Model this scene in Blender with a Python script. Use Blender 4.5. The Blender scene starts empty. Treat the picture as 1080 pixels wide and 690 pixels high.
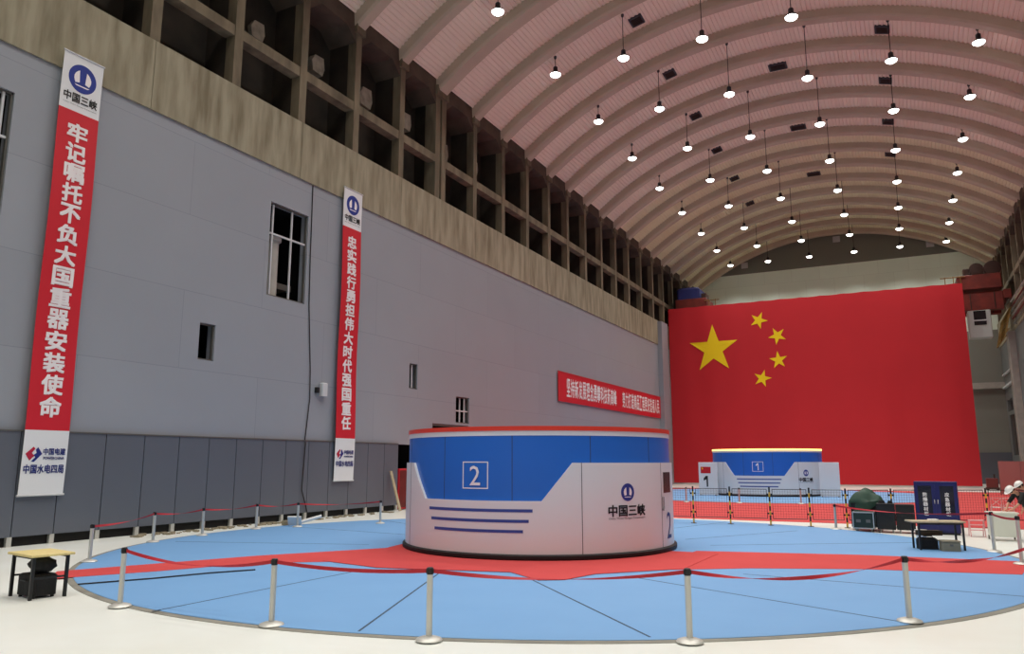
import bpy, bmesh, math, random
from mathutils import Vector, Matrix, noise
R = math.radians
rnd = random.Random(7)
scene = bpy.context.scene
col = scene.collection

# ------------------------------------------------------------------ camera, world, exposure
CAM_H = 2.35
FPX = 815.0
PITCH = math.atan(142 / FPX)
YAW = math.atan(420 * math.cos(PITCH) / FPX)
cd = bpy.data.cameras.new('camera')
cam = bpy.data.objects.new('camera', cd)
col.objects.link(cam)
cd.sensor_fit = 'HORIZONTAL'
cd.sensor_width = 36
cd.lens = 36 * FPX / 1080
cd.clip_end = 500
cam.location = (0, 0, CAM_H)
cam.rotation_euler = (math.pi / 2 + PITCH, 0, YAW)
scene.camera = cam

world = bpy.data.worlds.new('world')
scene.world = world
world.use_nodes = True
world.node_tree.nodes['Background'].inputs[0].default_value = (0.75, 0.85, 1.0, 1)
world.node_tree.nodes['Background'].inputs[1].default_value = 0.05

vs = scene.view_settings
vs.view_transform = 'Standard'
vs.look = 'None'
vs.gamma = 1.0
vs.use_curve_mapping = False
vs.exposure = 0.0
scene.cycles.use_denoising = True
scene.cycles.max_bounces = 10
scene.cycles.diffuse_bounces = 8
scene.cycles.sample_clamp_indirect = 6.0
scene.cycles.caustics_reflective = False
scene.cycles.caustics_refractive = False

LAMP_W = 1400.0        # each high bay lamp
LAMP_Z = 25.9

# ------------------------------------------------------------------ helpers
def lin(c):
    return c / 12.92 if c <= 0.04045 else ((c + 0.055) / 1.055) ** 2.4
def srgb(r, g, b):
    return (lin(r / 255), lin(g / 255), lin(b / 255), 1)

MATS = {}
def mat(name, rgb, rough=0.6, var=0.0, scale=3.0, stretch=(1, 1, 1), metal=0.0, bump=0.0, emit=None, spec=0.5, dark=None, detail=4):
    """principled material; var = how far the colour wanders towards `dark` with a noise texture"""
    m = bpy.data.materials.new(name)
    m.use_nodes = True
    nt = m.node_tree
    b = nt.nodes['Principled BSDF']
    c = srgb(*rgb)
    b.inputs['Base Color'].default_value = c
    b.inputs['Roughness'].default_value = rough
    b.inputs['Metallic'].default_value = metal
    b.inputs['Specular IOR Level'].default_value = spec
    if var or bump:
        tc = nt.nodes.new('ShaderNodeTexCoord')
        mp = nt.nodes.new('ShaderNodeMapping')
        mp.inputs['Scale'].default_value = stretch
        nz = nt.nodes.new('ShaderNodeTexNoise')
        nz.inputs['Scale'].default_value = scale
        nz.inputs['Detail'].default_value = detail
        nt.links.new(tc.outputs['Object'], mp.inputs[0])
        nt.links.new(mp.outputs[0], nz.inputs['Vector'])
        if var:
            mx = nt.nodes.new('ShaderNodeMix')
            mx.data_type = 'RGBA'
            d = srgb(*dark) if dark else tuple(x * 0.45 for x in c[:3]) + (1,)
            rp = nt.nodes.new('ShaderNodeMapRange')
            rp.inputs[1].default_value = 0.35
            rp.inputs[2].default_value = 0.72
            rp.inputs[3].default_value = 0.0
            rp.inputs[4].default_value = var
            nt.links.new(nz.outputs['Fac'], rp.inputs[0])
            nt.links.new(rp.outputs[0], mx.inputs['Factor'])
            mx.inputs[6].default_value = c
            mx.inputs[7].default_value = d
            nt.links.new(mx.outputs[2], b.inputs['Base Color'])
        if bump:
            bp = nt.nodes.new('ShaderNodeBump')
            bp.inputs['Strength'].default_value = bump
            bp.inputs['Distance'].default_value = 0.02
            nt.links.new(nz.outputs['Fac'], bp.inputs['Height'])
            nt.links.new(bp.outputs[0], b.inputs['Normal'])
    if emit:
        b.inputs['Emission Color'].default_value = srgb(*emit[:3])
        b.inputs['Emission Strength'].default_value = emit[3]
    MATS[name] = m
    return m

def panel_mat(name, rgb, w, h, rough, axes, mortar=0.012, jitter=0.025, var=0.1):
    """sheet cladding: brick texture used for the joints between sheets"""
    m = bpy.data.materials.new(name)
    m.use_nodes = True
    nt = m.node_tree
    b = nt.nodes['Principled BSDF']
    tc = nt.nodes.new('ShaderNodeTexCoord')
    sp = nt.nodes.new('ShaderNodeSeparateXYZ')
    cb = nt.nodes.new('ShaderNodeCombineXYZ')
    nt.links.new(tc.outputs['Object'], sp.inputs[0])
    nt.links.new(sp.outputs[axes[0]], cb.inputs[0])
    nt.links.new(sp.outputs[axes[1]], cb.inputs[1])
    br = nt.nodes.new('ShaderNodeTexBrick')
    br.offset = 0.5
    br.inputs['Scale'].default_value = 1.0
    br.inputs['Brick Width'].default_value = w
    br.inputs['Row Height'].default_value = h
    br.inputs['Mortar Size'].default_value = mortar
    br.inputs['Mortar Smooth'].default_value = 0.3
    c = srgb(*rgb)
    br.inputs['Color1'].default_value = tuple(x * (1 + jitter) for x in c[:3]) + (1,)
    br.inputs['Color2'].default_value = tuple(x * (1 - jitter) for x in c[:3]) + (1,)
    br.inputs['Mortar'].default_value = tuple(x * 0.78 for x in c[:3]) + (1,)
    nt.links.new(cb.outputs[0], br.inputs['Vector'])
    nz = nt.nodes.new('ShaderNodeTexNoise')
    nz.inputs['Scale'].default_value = 0.35
    nz.inputs['Detail'].default_value = 5
    nt.links.new(tc.outputs['Object'], nz.inputs['Vector'])
    mx = nt.nodes.new('ShaderNodeMix')
    mx.data_type = 'RGBA'
    mx.blend_type = 'MULTIPLY'
    rp = nt.nodes.new('ShaderNodeMapRange')
    rp.inputs[1].default_value = 0.3
    rp.inputs[2].default_value = 0.7
    rp.inputs[4].default_value = var
    nt.links.new(nz.outputs['Fac'], rp.inputs[0])
    nt.links.new(rp.outputs[0], mx.inputs['Factor'])
    nt.links.new(br.outputs['Color'], mx.inputs[6])
    mx.inputs[7].default_value = (0.6, 0.6, 0.6, 1)
    nt.links.new(mx.outputs[2], b.inputs['Base Color'])
    b.inputs['Roughness'].default_value = rough
    MATS[name] = m
    return m

M = MATS
panel_mat('wall_cladding', (152, 157, 165), 7.5, 2.8, 0.42, (1, 2))
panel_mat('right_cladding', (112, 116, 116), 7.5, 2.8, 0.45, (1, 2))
panel_mat('end_lower', (132, 134, 126), 6.4, 5.4, 0.5, (0, 2))
panel_mat('end_cladding', (236, 254, 240), 3.2, 4.0, 0.5, (0, 2))
panel_mat('dado_cladding', (95, 100, 110), 50, 50, 0.45, (1, 2), var=0.15)
mat('concrete', (160, 153, 130), 0.85, 0.8, 2.6, (1, 1, 0.16), bump=0.3, dark=(104, 94, 70), detail=9)
mat('concrete_column', (132, 120, 98), 0.85, 0.8, 1.6, (1, 1, 0.25), bump=0.3, dark=(70, 62, 48))
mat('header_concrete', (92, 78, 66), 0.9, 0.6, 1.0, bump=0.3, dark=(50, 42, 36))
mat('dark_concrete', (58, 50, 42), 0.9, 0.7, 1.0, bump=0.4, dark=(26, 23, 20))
mat('pale_plate', (186, 180, 166), 0.8, 0.5, 2.5, dark=(84, 78, 66))
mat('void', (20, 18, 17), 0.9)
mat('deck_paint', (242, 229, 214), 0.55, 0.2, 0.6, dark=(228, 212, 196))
mat('deck_bounce_fade', (232, 226, 196), 0.55, 0.2, 0.6, dark=(214, 206, 174))  # same deck in the far bays, weaker red bounce put into the colour
mat('rib_paint', (196, 182, 164), 0.75, 0.3, 0.8, dark=(164, 150, 132))
mat('floor_paint', (236, 240, 235), 0.35, 0.35, 0.5, dark=(216, 212, 196), bump=0.02)
mat('blue_mat', (112, 160, 208), 0.6, 0.25, 0.9, dark=(98, 146, 198), bump=0.03)
mat('mat_joint', (50, 70, 92), 0.8)
mat('edging', (140, 138, 128), 0.7, 0.5, 2.0)
mat('red_carpet', (198, 66, 66), 0.9, 0.3, 1.3, dark=(176, 52, 54), bump=0.1)
mat('red_flag', (196, 26, 38), 0.75, 0.3, 0.25, dark=(176, 20, 32))
mat('yellow_star', (248, 214, 0), 0.7)
mat('banner_red', (205, 26, 44), 0.55, 0.2, 0.7, dark=(180, 22, 38))
mat('banner_white', (226, 228, 230), 0.6)
mat('lettering_white', (244, 238, 238), 0.6)
mat('lettering_black', (24, 24, 28), 0.6)
mat('emblem_blue', (32, 52, 140), 0.5)
mat('emblem_navy', (26, 40, 120), 0.5)
mat('emblem_red', (180, 30, 60), 0.5)
mat('unit_white', (226, 228, 228), 0.35)
mat('unit_blue', (33, 106, 202), 0.34)
mat('unit_stripe', (52, 72, 150), 0.45)
mat('unit_rim_red', (226, 62, 44), 0.35)
mat('unit_roof', (190, 190, 192), 0.6)
mat('rim_lit', (255, 214, 120), 0.5, emit=(255, 214, 120, 2.2))
mat('seam_dark', (60, 62, 70), 0.7)
mat('black_rubber', (16, 16, 17), 0.6)
mat('black_metal', (24, 24, 26), 0.45)
mat('window_dark', (44, 40, 44), 0.15)
mat('frame_white', (200, 202, 204), 0.5)
mat('duct_grey', (176, 172, 164), 0.5, 0.3, 2)
mat('steel', (206, 205, 198), 0.42, 0.1, 4, metal=0.4)
mat('steel_dark', (120, 118, 112), 0.4, metal=0.6)
mat('belt_red', (176, 30, 44), 0.7)
mat('lamp_housing', (58, 60, 66), 0.5, metal=0.3)
mat('lamp_lens', (255, 255, 255), 0.4, emit=(255, 252, 244, 9.0))
mat('cable_black', (22, 22, 22), 0.7)
mat('vent_dark', (54, 40, 38), 0.8)
mat('wood_pale', (222, 204, 142), 0.6, 0.5, 6, (1, 6, 1), dark=(190, 166, 104))
mat('plywood', (190, 176, 146), 0.6, 0.4, 6)
mat('wood_plank', (186, 170, 140), 0.7, 0.4, 5)
mat('bag_black', (20, 20, 22), 0.75, bump=0.5, scale=14)
mat('box_beige', (146, 138, 116), 0.7, 0.3, 3)
mat('box_brown', (98, 78, 54), 0.8, 0.5, 6)
mat('cabinet_blue', (28, 32, 96), 0.4, 0.2, 2)
mat('cabinet_glass', (18, 20, 40), 0.12)
mat('chrome', (220, 220, 220), 0.15, metal=1.0)
mat('case_black', (22, 23, 24), 0.5)
mat('case_green', (34, 52, 46), 0.5)
mat('alu', (200, 202, 200), 0.35, metal=0.6)
mat('tarp_green', (40, 74, 58), 0.65, 0.5, 3, dark=(22, 44, 36), bump=0.3)
mat('stool_pink', (226, 168, 170), 0.5)
mat('barrier_yellow', (226, 176, 50), 0.5)
mat('mesh_wire', (92, 40, 40), 0.5)
mat('podium_white', (214, 216, 204), 0.5, 0.15, 2)
mat('crane_red', (128, 46, 36), 0.6, 0.6, 1.5, dark=(78, 30, 26))
mat('crane_dark', (70, 46, 38), 0.7, 0.5, 2)
mat('crane_cab', (186, 192, 188), 0.5)
mat('machine_blue', (44, 52, 120), 0.6, 0.4, 2)
mat('yellow_steel', (150, 118, 52), 0.6, 0.4, 3)
mat('hoarding', (176, 122, 116), 0.7, 0.2, 1)
mat('red_machine', (110, 34, 30), 0.6, 0.5, 2)
mat('skin', (206, 150, 124), 0.55)
mat('lip', (150, 84, 76), 0.5)
mat('cloth_black', (20, 20, 22), 0.85)
mat('cloth_grey', (96, 96, 84), 0.85)
mat('trouser', (34, 36, 44), 0.85)
mat('hat_white', (238, 236, 232), 0.4)
mat('hair', (22, 18, 16), 0.7)
mat('shoe', (26, 24, 22), 0.6)
mat('white_plastic', (232, 230, 226), 0.45)
mat('rubble', (150, 140, 118), 0.9, 0.5, 4)

class MB:
    """collects shapes; xf maps local (u, v, d) points to 3D"""
    def __init__(s, xf=None):
        s.v, s.f, s.m, s.xf, s.mi = [], [], [], xf, 0
    def add(s, vs, fs):
        o = len(s.v)
        for p in vs:
            s.v.append(tuple(s.xf(*p)) if s.xf else tuple(p))
        for f in fs:
            s.f.append([o + i for i in f])
            s.m.append(s.mi)
        return s
    def box(s, x0, x1, y0, y1, z0, z1):
        vs = [(x, y, z) for z in (z0, z1) for (x, y) in ((x0, y0), (x1, y0), (x1, y1), (x0, y1))]
        return s.add(vs, [(3, 2, 1, 0), (4, 5, 6, 7), (0, 1, 5, 4), (1, 2, 6, 5), (2, 3, 7, 6), (3, 0, 4, 7)])
    def obox(s, c, size, rz=0.0, rx=0.0, ry=0.0):
        mt = Matrix.Translation(c) @ Matrix.Rotation(rz, 4, 'Z') @ Matrix.Rotation(ry, 4, 'Y') @ Matrix.Rotation(rx, 4, 'X')
        a, b, h = (q / 2 for q in size)
        vs = [tuple(mt @ Vector((x, y, z))) for z in (-h, h) for (x, y) in ((-a, -b), (a, -b), (a, b), (-a, b))]
        return s.add(vs, [(3, 2, 1, 0), (4, 5, 6, 7), (0, 1, 5, 4), (1, 2, 6, 5), (2, 3, 7, 6), (3, 0, 4, 7)])
    def cbox(s, x0, x1, y0, y1, z0, z1, c=0.02):
        """box with chamfered vertical and top edges"""
        def ring(e, z):
            return [(x0 + e, y0 + e + c, z), (x0 + e + c, y0 + e, z), (x1 - e - c, y0 + e, z), (x1 - e, y0 + e + c, z),
                    (x1 - e, y1 - e - c, z), (x1 - e - c, y1 - e, z), (x0 + e + c, y1 - e, z), (x0 + e, y1 - e - c, z)]
        vs = ring(0, z0) + ring(0, z1 - c) + ring(c, z1)
        fs = [tuple(range(7, -1, -1)), tuple(range(16, 24))]
        for k in (0, 8):
            fs += [(k + i, k + (i + 1) % 8, k + 8 + (i + 1) % 8, k + 8 + i) for i in range(8)]
        return s.add(vs, fs)
    def prism(s, poly, d):
        """poly = list of 3D points in order, d = extrusion vector"""
        n = len(poly)
        vs = list(poly) + [tuple(p[i] + d[i] for i in range(3)) for p in poly]
        fs = [tuple(range(n - 1, -1, -1)), tuple(range(n, 2 * n))]
        fs += [(i, (i + 1) % n, n + (i + 1) % n, n + i) for i in range(n)]
        return s.add(vs, fs)
    def lathe(s, prof, c=(0, 0, 0), n=24, axis='z', cap=True):
        vs, fs = [], []
        for (r, h) in prof:
            for k in range(n):
                a = 2 * math.pi * k / n
                x, y = r * math.cos(a), r * math.sin(a)
                p = (x, y, h) if axis == 'z' else (h, x, y) if axis == 'x' else (y, h, x)
                vs.append((c[0] + p[0], c[1] + p[1], c[2] + p[2]))
        for i in range(len(prof) - 1):
            for k in range(n):
                a, b = i * n + k, i * n + (k + 1) % n
                fs.append((a, b, b + n, a + n))
        if cap:
            fs.append(tuple(range(n - 1, -1, -1)))
            L = (len(prof) - 1) * n
            fs.append(tuple(range(L, L + n)))
        return s.add(vs, fs)
    def tube(s, pts, r, n=8, closed=False):
        pts = [Vector(p) for p in pts]
        vs, fs = [], []
        N = len(pts)
        for i, p in enumerate(pts):
            if closed:
                t = (pts[(i + 1) % N] - pts[i - 1]).normalized()
            else:
                t = (pts[min(i + 1, N - 1)] - pts[max(i - 1, 0)]).normalized()
            up = Vector((0, 0, 1)) if abs(t.z) < 0.95 else Vector((1, 0, 0))
            a = t.cross(up).normalized()
            b = t.cross(a).normalized()
            rr = r[i] if isinstance(r, (list, tuple)) else r
            for k in range(n):
                w = 2 * math.pi * k / n
                vs.append(tuple(p + a * rr * math.cos(w) + b * rr * math.sin(w)))
        for i in range(N if closed else N - 1):
            for k in range(n):
                j = (i + 1) % N
                fs.append((i * n + k, i * n + (k + 1) % n, j * n + (k + 1) % n, j * n + k))
        if not closed:
            fs.append(tuple(range(n - 1, -1, -1)))
            fs.append(tuple(range((N - 1) * n, N * n)))
        return s.add(vs, fs)
    def ellipsoid(s, c, r, n=16, m=10, z0=-1.0):
        prof = []
        for i in range(m + 1):
            t = math.pi * i / m
            z = -math.cos(t)
            prof.append((max(math.sin(t), 1e-3), max(z, z0)))
        vs, fs = [], []
        for (q, h) in prof:
            for k in range(n):
                a = 2 * math.pi * k / n
                vs.append((c[0] + r[0] * q * math.cos(a), c[1] + r[1] * q * math.sin(a), c[2] + r[2] * h))
        for i in range(m):
            for k in range(n):
                a, b = i * n + k, i * n + (k + 1) % n
                fs.append((a, b, b + n, a + n))
        fs.append(tuple(range(n - 1, -1, -1)))
        fs.append(tuple(range(m * n, m * n + n)))
        return s.add(vs, fs)
    def build(s, name, mats, parent=None, smooth=None):
        me = bpy.data.meshes.new(name)
        me.from_pydata(s.v, [], s.f)
        bm = bmesh.new()
        bm.from_mesh(me)
        bmesh.ops.recalc_face_normals(bm, faces=bm.faces)
        bm.to_mesh(me)
        bm.free()
        if not isinstance(mats, (list, tuple)):
            mats = [mats]
        for q in mats:
            me.materials.append(M[q])
        for i, p in enumerate(me.polygons):
            p.material_index = s.m[i]
        if smooth:
            for p in me.polygons:
                p.use_smooth = True
            me.set_sharp_from_angle(angle=R(smooth))
        me.update()
        o = bpy.data.objects.new(name, me)
        col.objects.link(o)
        if parent is not None:
            o.parent = parent
        return o

def tag(o, label=None, cat=None, group=None, kind=None):
    if label: o['label'] = label
    if cat: o['category'] = cat
    if group: o['group'] = group
    if kind: o['kind'] = kind
    return o
def empty(name, loc=(0, 0, 0), rz=0.0, label=None, cat=None, group=None, kind=None):
    o = bpy.data.objects.new(name, None)
    o.empty_display_size = 0.2
    o.location = loc
    o.rotation_euler = (0, 0, rz)
    col.objects.link(o)
    return tag(o, label, cat, group, kind)
def copy_tree(o, parent=None):
    c = o.copy()
    col.objects.link(c)
    if parent is not None:
        c.parent = parent
    for ch in list(o.children):
        copy_tree(ch, c)
    return c

_txt = {}
def text_geo(body, size, bold=0.0):
    """vertices and faces of a line of lettering, centred on (0, 0), flat in the x-y plane"""
    key = (body, bold)
    if key not in _txt:
        c = bpy.data.curves.new('lettering', 'FONT')
        c.body = body
        c.size = 1.0
        c.offset = bold
        c.extrude = 0.0
        c.resolution_u = 2
        c.fill_mode = 'FRONT'
        o = bpy.data.objects.new('lettering', c)
        col.objects.link(o)
        dg = bpy.context.evaluated_depsgraph_get()
        me = bpy.data.meshes.new_from_object(o.evaluated_get(dg))
        vs = [tuple(v.co) for v in me.vertices]
        fs = [tuple(p.vertices) for p in me.polygons]
        bpy.data.objects.remove(o)
        bpy.data.curves.remove(c)
        bpy.data.meshes.remove(me)
        xs = [v[0] for v in vs]; ys = [v[1] for v in vs]
        cx, cy = (min(xs) + max(xs)) / 2, (min(ys) + max(ys)) / 2
        _txt[key] = ([(v[0] - cx, v[1] - cy, 0) for v in vs], fs, max(xs) - min(xs), max(ys) - min(ys))
    return _txt[key]
def put_text(mb, body, u, v, d, height=None, width=None, bold=0.0):
    """line of lettering centred on (u, v), d in front of the surface"""
    if body == '1':                       # upright with a slanting flag
        h, t = height, height * (.10 + bold * 1.5)
        pts = [(t, -h / 2), (t, h / 2), (-t * .3, h / 2), (-h * .26, h * .27), (-h * .26, h * .27 - t * 1.5), (0, h / 2 - t * 2.2), (0, -h / 2)]
        mb.add([(u + a, v + b, d) for (a, b) in pts], [tuple(range(7))])
        return
    vs, fs, w, h = text_geo(body, 1.0)
    sy = height / h if height else width / w
    sx = width / w if width else sy
    k = bold * 0.9
    for i, (ox_, oy_) in enumerate(((0, 0),) if bold <= 0 else ((-k, -k), (k, -k), (-k, k), (k, k), (0, 0))):
        mb.add([(u + a * sx + ox_ * sx, v + b * sy + oy_ * sy, d + .0025 * i) for (a, b, _) in vs], fs)
def put_poly(mb, poly, d, th=0.004):
    mb.prism([(u, v, d - th) for (u, v) in poly], (0, 0, th))
def disc_poly(u, v, ru, rv, n=32, a0=0, a1=360):
    return [(u + ru * math.cos(R(a0 + (a1 - a0) * k / n)), v + rv * math.sin(R(a0 + (a1 - a0) * k / n))) for k in range(n + (a1 - a0 < 360))]

ORD = ['first', 'second', 'third', 'fourth', 'fifth', 'sixth', 'seventh', 'eighth', 'ninth', 'tenth', 'eleventh',
       'twelfth', 'thirteenth', 'fourteenth', 'fifteenth', 'sixteenth', 'seventeenth', 'eighteenth', 'nineteenth', 'twentieth']

# ------------------------------------------------------------------ the hall
XL, XR = -22.65, 9.65
YN, YE = -12.0, 97.7
XC, RI, ZCC = -6.5, 25.73, 3.37      # roof arc: centre line, radius under the ribs, height of the arc's centre
RDECK = RI + 0.55
COLS = [-5.9, -2.1, 1.7, 5.5, 9.25, 13.0, 16.75, 20.5, 24.24, 27.98, 31.75, 35.6, 39.6, 43.4, 47.1, 50.8, 54.4, 58.2, 62.0, 65.7, 69.4,
        73.3, 77.3, 81.2, 85.1, 89.0, 92.9, 96.9]

f = MB().box(XL - 0.4, XR + 0.4, YN, YE, -0.3, 0.0)
tag(f.build('floor', 'floor_paint'), 'off-white painted concrete floor of the hall', 'floor', kind='structure')

def quad(mb, a, b, c, d):
    mb.add([a, b, c, d], [(0, 1, 2, 3)])

# left wall: cladding with openings
HOLES = [(10.05, 12.3, 9.3, 13.05), (22.7, 24.95, 9.0, 12.93), (19.54, 20.26, 6.0, 7.35), (32.94, 33.68, 6.05, 7.37),
         (37.61, 39.1, 4.5, 6.0), (35.2, 39.05, 0.0, 4.38), (32.0, 34.0, 0.0, 3.2)]
def wall_grid(mb, X, y0, y1, z0, z1, holes, depth, sgn):
    ys = sorted({y0, y1, *[h[0] for h in holes], *[h[1] for h in holes]})
    zs = sorted({z0, z1, *[h[2] for h in holes], *[h[3] for h in holes]})
    for a, b in zip(ys, ys[1:]):
        for c, d in zip(zs, zs[1:]):
            ym, zm = (a + b) / 2, (c + d) / 2
            if any(h[0] < ym < h[1] and h[2] < zm < h[3] for h in holes):
                continue
            quad(mb, (X, a, c), (X, b, c), (X, b, d), (X, a, d))
    for (a, b, c, d) in holes:
        Xb = X - sgn * depth
        quad(mb, (X, a, c), (Xb, a, c), (Xb, a, d), (X, a, d))
        quad(mb, (X, b, c), (Xb, b, c), (Xb, b, d), (X, b, d))
        quad(mb, (X, a, d), (Xb, a, d), (Xb, b, d), (X, b, d))
        quad(mb, (X, a, c), (Xb, a, c), (Xb, b, c), (X, b, c))
mb = MB()
wall_grid(mb, XL, YN, YE, 0.0, 14.44, HOLES, 0.4, 1)
wl = tag(mb.build('wall_left', 'wall_cladding'), 'long grey sheet-clad wall on the left side of the hall', 'wall', kind='structure')
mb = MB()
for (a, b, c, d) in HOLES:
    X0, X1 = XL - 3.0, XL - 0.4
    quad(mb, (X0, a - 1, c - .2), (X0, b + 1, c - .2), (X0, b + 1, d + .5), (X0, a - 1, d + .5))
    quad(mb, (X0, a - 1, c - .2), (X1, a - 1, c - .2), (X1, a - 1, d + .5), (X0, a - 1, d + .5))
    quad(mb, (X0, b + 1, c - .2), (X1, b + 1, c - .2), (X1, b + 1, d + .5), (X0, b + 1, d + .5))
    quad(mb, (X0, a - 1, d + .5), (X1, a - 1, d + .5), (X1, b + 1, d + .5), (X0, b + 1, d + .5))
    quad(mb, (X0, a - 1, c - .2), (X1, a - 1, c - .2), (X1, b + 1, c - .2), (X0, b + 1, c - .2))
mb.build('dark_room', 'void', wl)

# right wall with a door and a small window near the far end
RHOLES = [(91.0, 95.8, 3.0, 7.1), (92.2, 96.6, 7.5, 8.7)]
mb = MB()
wall_grid(mb, XR, YN, YE, 0.0, 14.44, RHOLES, 0.4, -1)
wr = tag(mb.build('wall_right', 'right_cladding'), 'grey sheet-clad wall on the right edge of the photo', 'wall', kind='structure')
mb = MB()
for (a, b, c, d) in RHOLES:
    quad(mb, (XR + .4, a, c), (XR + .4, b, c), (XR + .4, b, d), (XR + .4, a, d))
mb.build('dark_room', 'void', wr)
MB().box(XR - 0.25, XR, 88.5, 97.0, 9.95, 10.15).build('ledge', 'frame_white', wr)
MB().box(XR - 0.2, XR, 88.5, 97.0, 11.3, 11.42).build('ledge', 'frame_white', wr)
mb = MB()
for y in (92.4, 93.6, 94.8):
    mb.box(XR + 0.1, XR + 0.2, y, y + .12, 3.0, 7.1)
mb.build('door_frame', 'steel_dark', wr)
MB().box(XR - 0.55, XR, 84.6, 86.4, 0, 14.4).build('pier', 'duct_grey', wr)

# arcade above both walls: concrete crane beam, columns, beams, recess
def arcade(wall, X, s):
    """s = +1: the hall lies on the +X side of X"""
    def B(mb, d0, d1, y0, y1, z0, z1):          # d measured into the hall
        a, b = sorted((X + s * d0, X + s * d1))
        mb.box(a, b, y0, y1, z0, z1)
    mb = MB()
    ys = [YN] + [c for c in COLS[::2] if c > YN] + [YE]
    for a, b in zip(ys, ys[1:]):
        B(mb, -0.6, 0.06, a + 0.012, b - 0.012, 14.44, 17.0)
    mb.build('crane_beam', 'concrete', wall)
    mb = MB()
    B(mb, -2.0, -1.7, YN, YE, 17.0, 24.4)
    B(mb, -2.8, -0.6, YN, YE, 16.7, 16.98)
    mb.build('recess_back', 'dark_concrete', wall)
    for i, y in enumerate(COLS):
        dbl = abs(y - 35.6) < 0.1
        mb = MB()
        if dbl:
            B(mb, -.75, -0.02, y - 0.55, y - 0.1, 17.0, 23.45)
            B(mb, -.75, -0.02, y + 0.1, y + 0.55, 17.0, 23.45)
            B(mb, -.75, -0.2, y - 0.1, y + 0.1, 17.0, 23.45)
            B(mb, -0.3, 0.12, y - 0.6, y + 0.6, 23.15, 23.75)
        else:
            B(mb, -0.5, -0.02, y - 0.21, y + 0.21, 17.0, 23.45)
            B(mb, -0.3, 0.12, y - 0.34, y + 0.34, 23.15, 23.75)
        mb.build('column', 'concrete_column', wall)
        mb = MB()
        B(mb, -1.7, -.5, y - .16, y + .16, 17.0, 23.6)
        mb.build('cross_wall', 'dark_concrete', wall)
    for a, b in zip([YN] + COLS, COLS + [YE]):
        wa = 0.55 if abs(a - 35.6) < .1 else 0.23
        wb = 0.55 if abs(b - 35.6) < .1 else 0.23
        y0, y1 = a + (wa if a > YN else 0), b - (wb if b < YE else 0)
        if y1 - y0 < 0.3:
            continue
        mb = MB()
        B(mb, -0.55, -0.04, y0, y1, 19.1, 19.55)
        mb.build('tie_beam', 'concrete_column', wall)
        # header with chamfered haunches at both ends
        c = min(0.75, (y1 - y0) / 3)
        poly = [(X - s * 1.7, y0, 24.3), (X - s * 1.7, y0, 22.65), (X - s * 1.7, y0 + c, 23.3), (X - s * 1.7, y1 - c, 23.3), (X - s * 1.7, y1, 22.65), (X - s * 1.7, y1, 24.3)]
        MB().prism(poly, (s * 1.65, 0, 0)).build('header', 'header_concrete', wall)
        # pale plate bolted to the back of the recess
        ym = (y0 + y1) / 2 + rnd.uniform(.3, .6)
        zz = 21.3 + rnd.uniform(-.25, .25)
        h = rnd.uniform(.4, .55)
        poly = [(X - s * 1.7, ym - h * .8, zz - h), (X - s * 1.7, ym + h * .7, zz - h * 1.1), (X - s * 1.7, ym + h, zz - h * .2), (X - s * 1.7, ym + h * .8, zz + h), (X - s * 1.7, ym - h * .5, zz + h * .9), (X - s * 1.7, ym - h, zz + h * .1)]
        MB().prism(poly, (s * rnd.uniform(.15, .5), 0, 0)).build('bracket_plate', 'pale_plate', wall)
arcade(wl, XL, 1)
arcade(wr, XR, -1)

# end wall and the wall behind the camera
mb = MB()
mb.box(XL - 3, XR + 3, YE, YE + 0.4, 0, 16.5)
we = tag(mb.build('wall_end', 'end_lower'), 'pale panelled end wall behind the big flag', 'wall', kind='structure')
mb = MB()
pts = [(XL - 3, YE + 0.02, 25.6)] + [(XC + (RDECK + .1) * math.sin(R(t)), YE + 0.02, ZCC + (RDECK + .1) * math.cos(R(t))) for t in range(-29, 30, 2)] + [(XR + 3, YE + 0.02, 25.6)]
mb.prism(pts, (0, 0.3, 0))
MB().box(XL - 3, XR + 3, YE, YE + 0.4, 16.5, 25.6).build('upper_cladding', 'end_cladding', we)
M['gable_grey'] = mat('gable_grey', (122, 126, 118), 0.6)
mb.build('gable', 'gable_grey', we)
MB().box(4.8, XR, YE - 0.5, YE, 10.1, 10.75).build('ledge', 'duct_grey', we)
MB().box(4.8, XR, YE - 0.12, YE, 0, 3.3).build('dado', 'dado_cladding', we)
for (x, z) in ((-16.7, 26.7), (-5.85, 28.7), (3.95, 26.85)):
    mb = MB()
    mb.box(x - .4, x + .4, YE - .12, YE + .02, z - .35, z + .35)
    for k in range(3):
        mb.box(x - .33, x + .33, YE - .16, YE - .1, z - .25 + k * .2, z - .17 + k * .2)
    mb.build('louvre', 'frame_white', we)
mb = MB().box(XL - 3, XR + 3, YN - 0.4, YN, 0, 31)
tag(mb.build('wall_back', 'wall_cladding'), 'plain grey wall behind the camera', 'wall', kind='structure')
MB().box(XL, XL + 0.5, 78.3, 80.6, 0, 16.9).build('pier', 'wall_cladding', wl)

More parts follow.
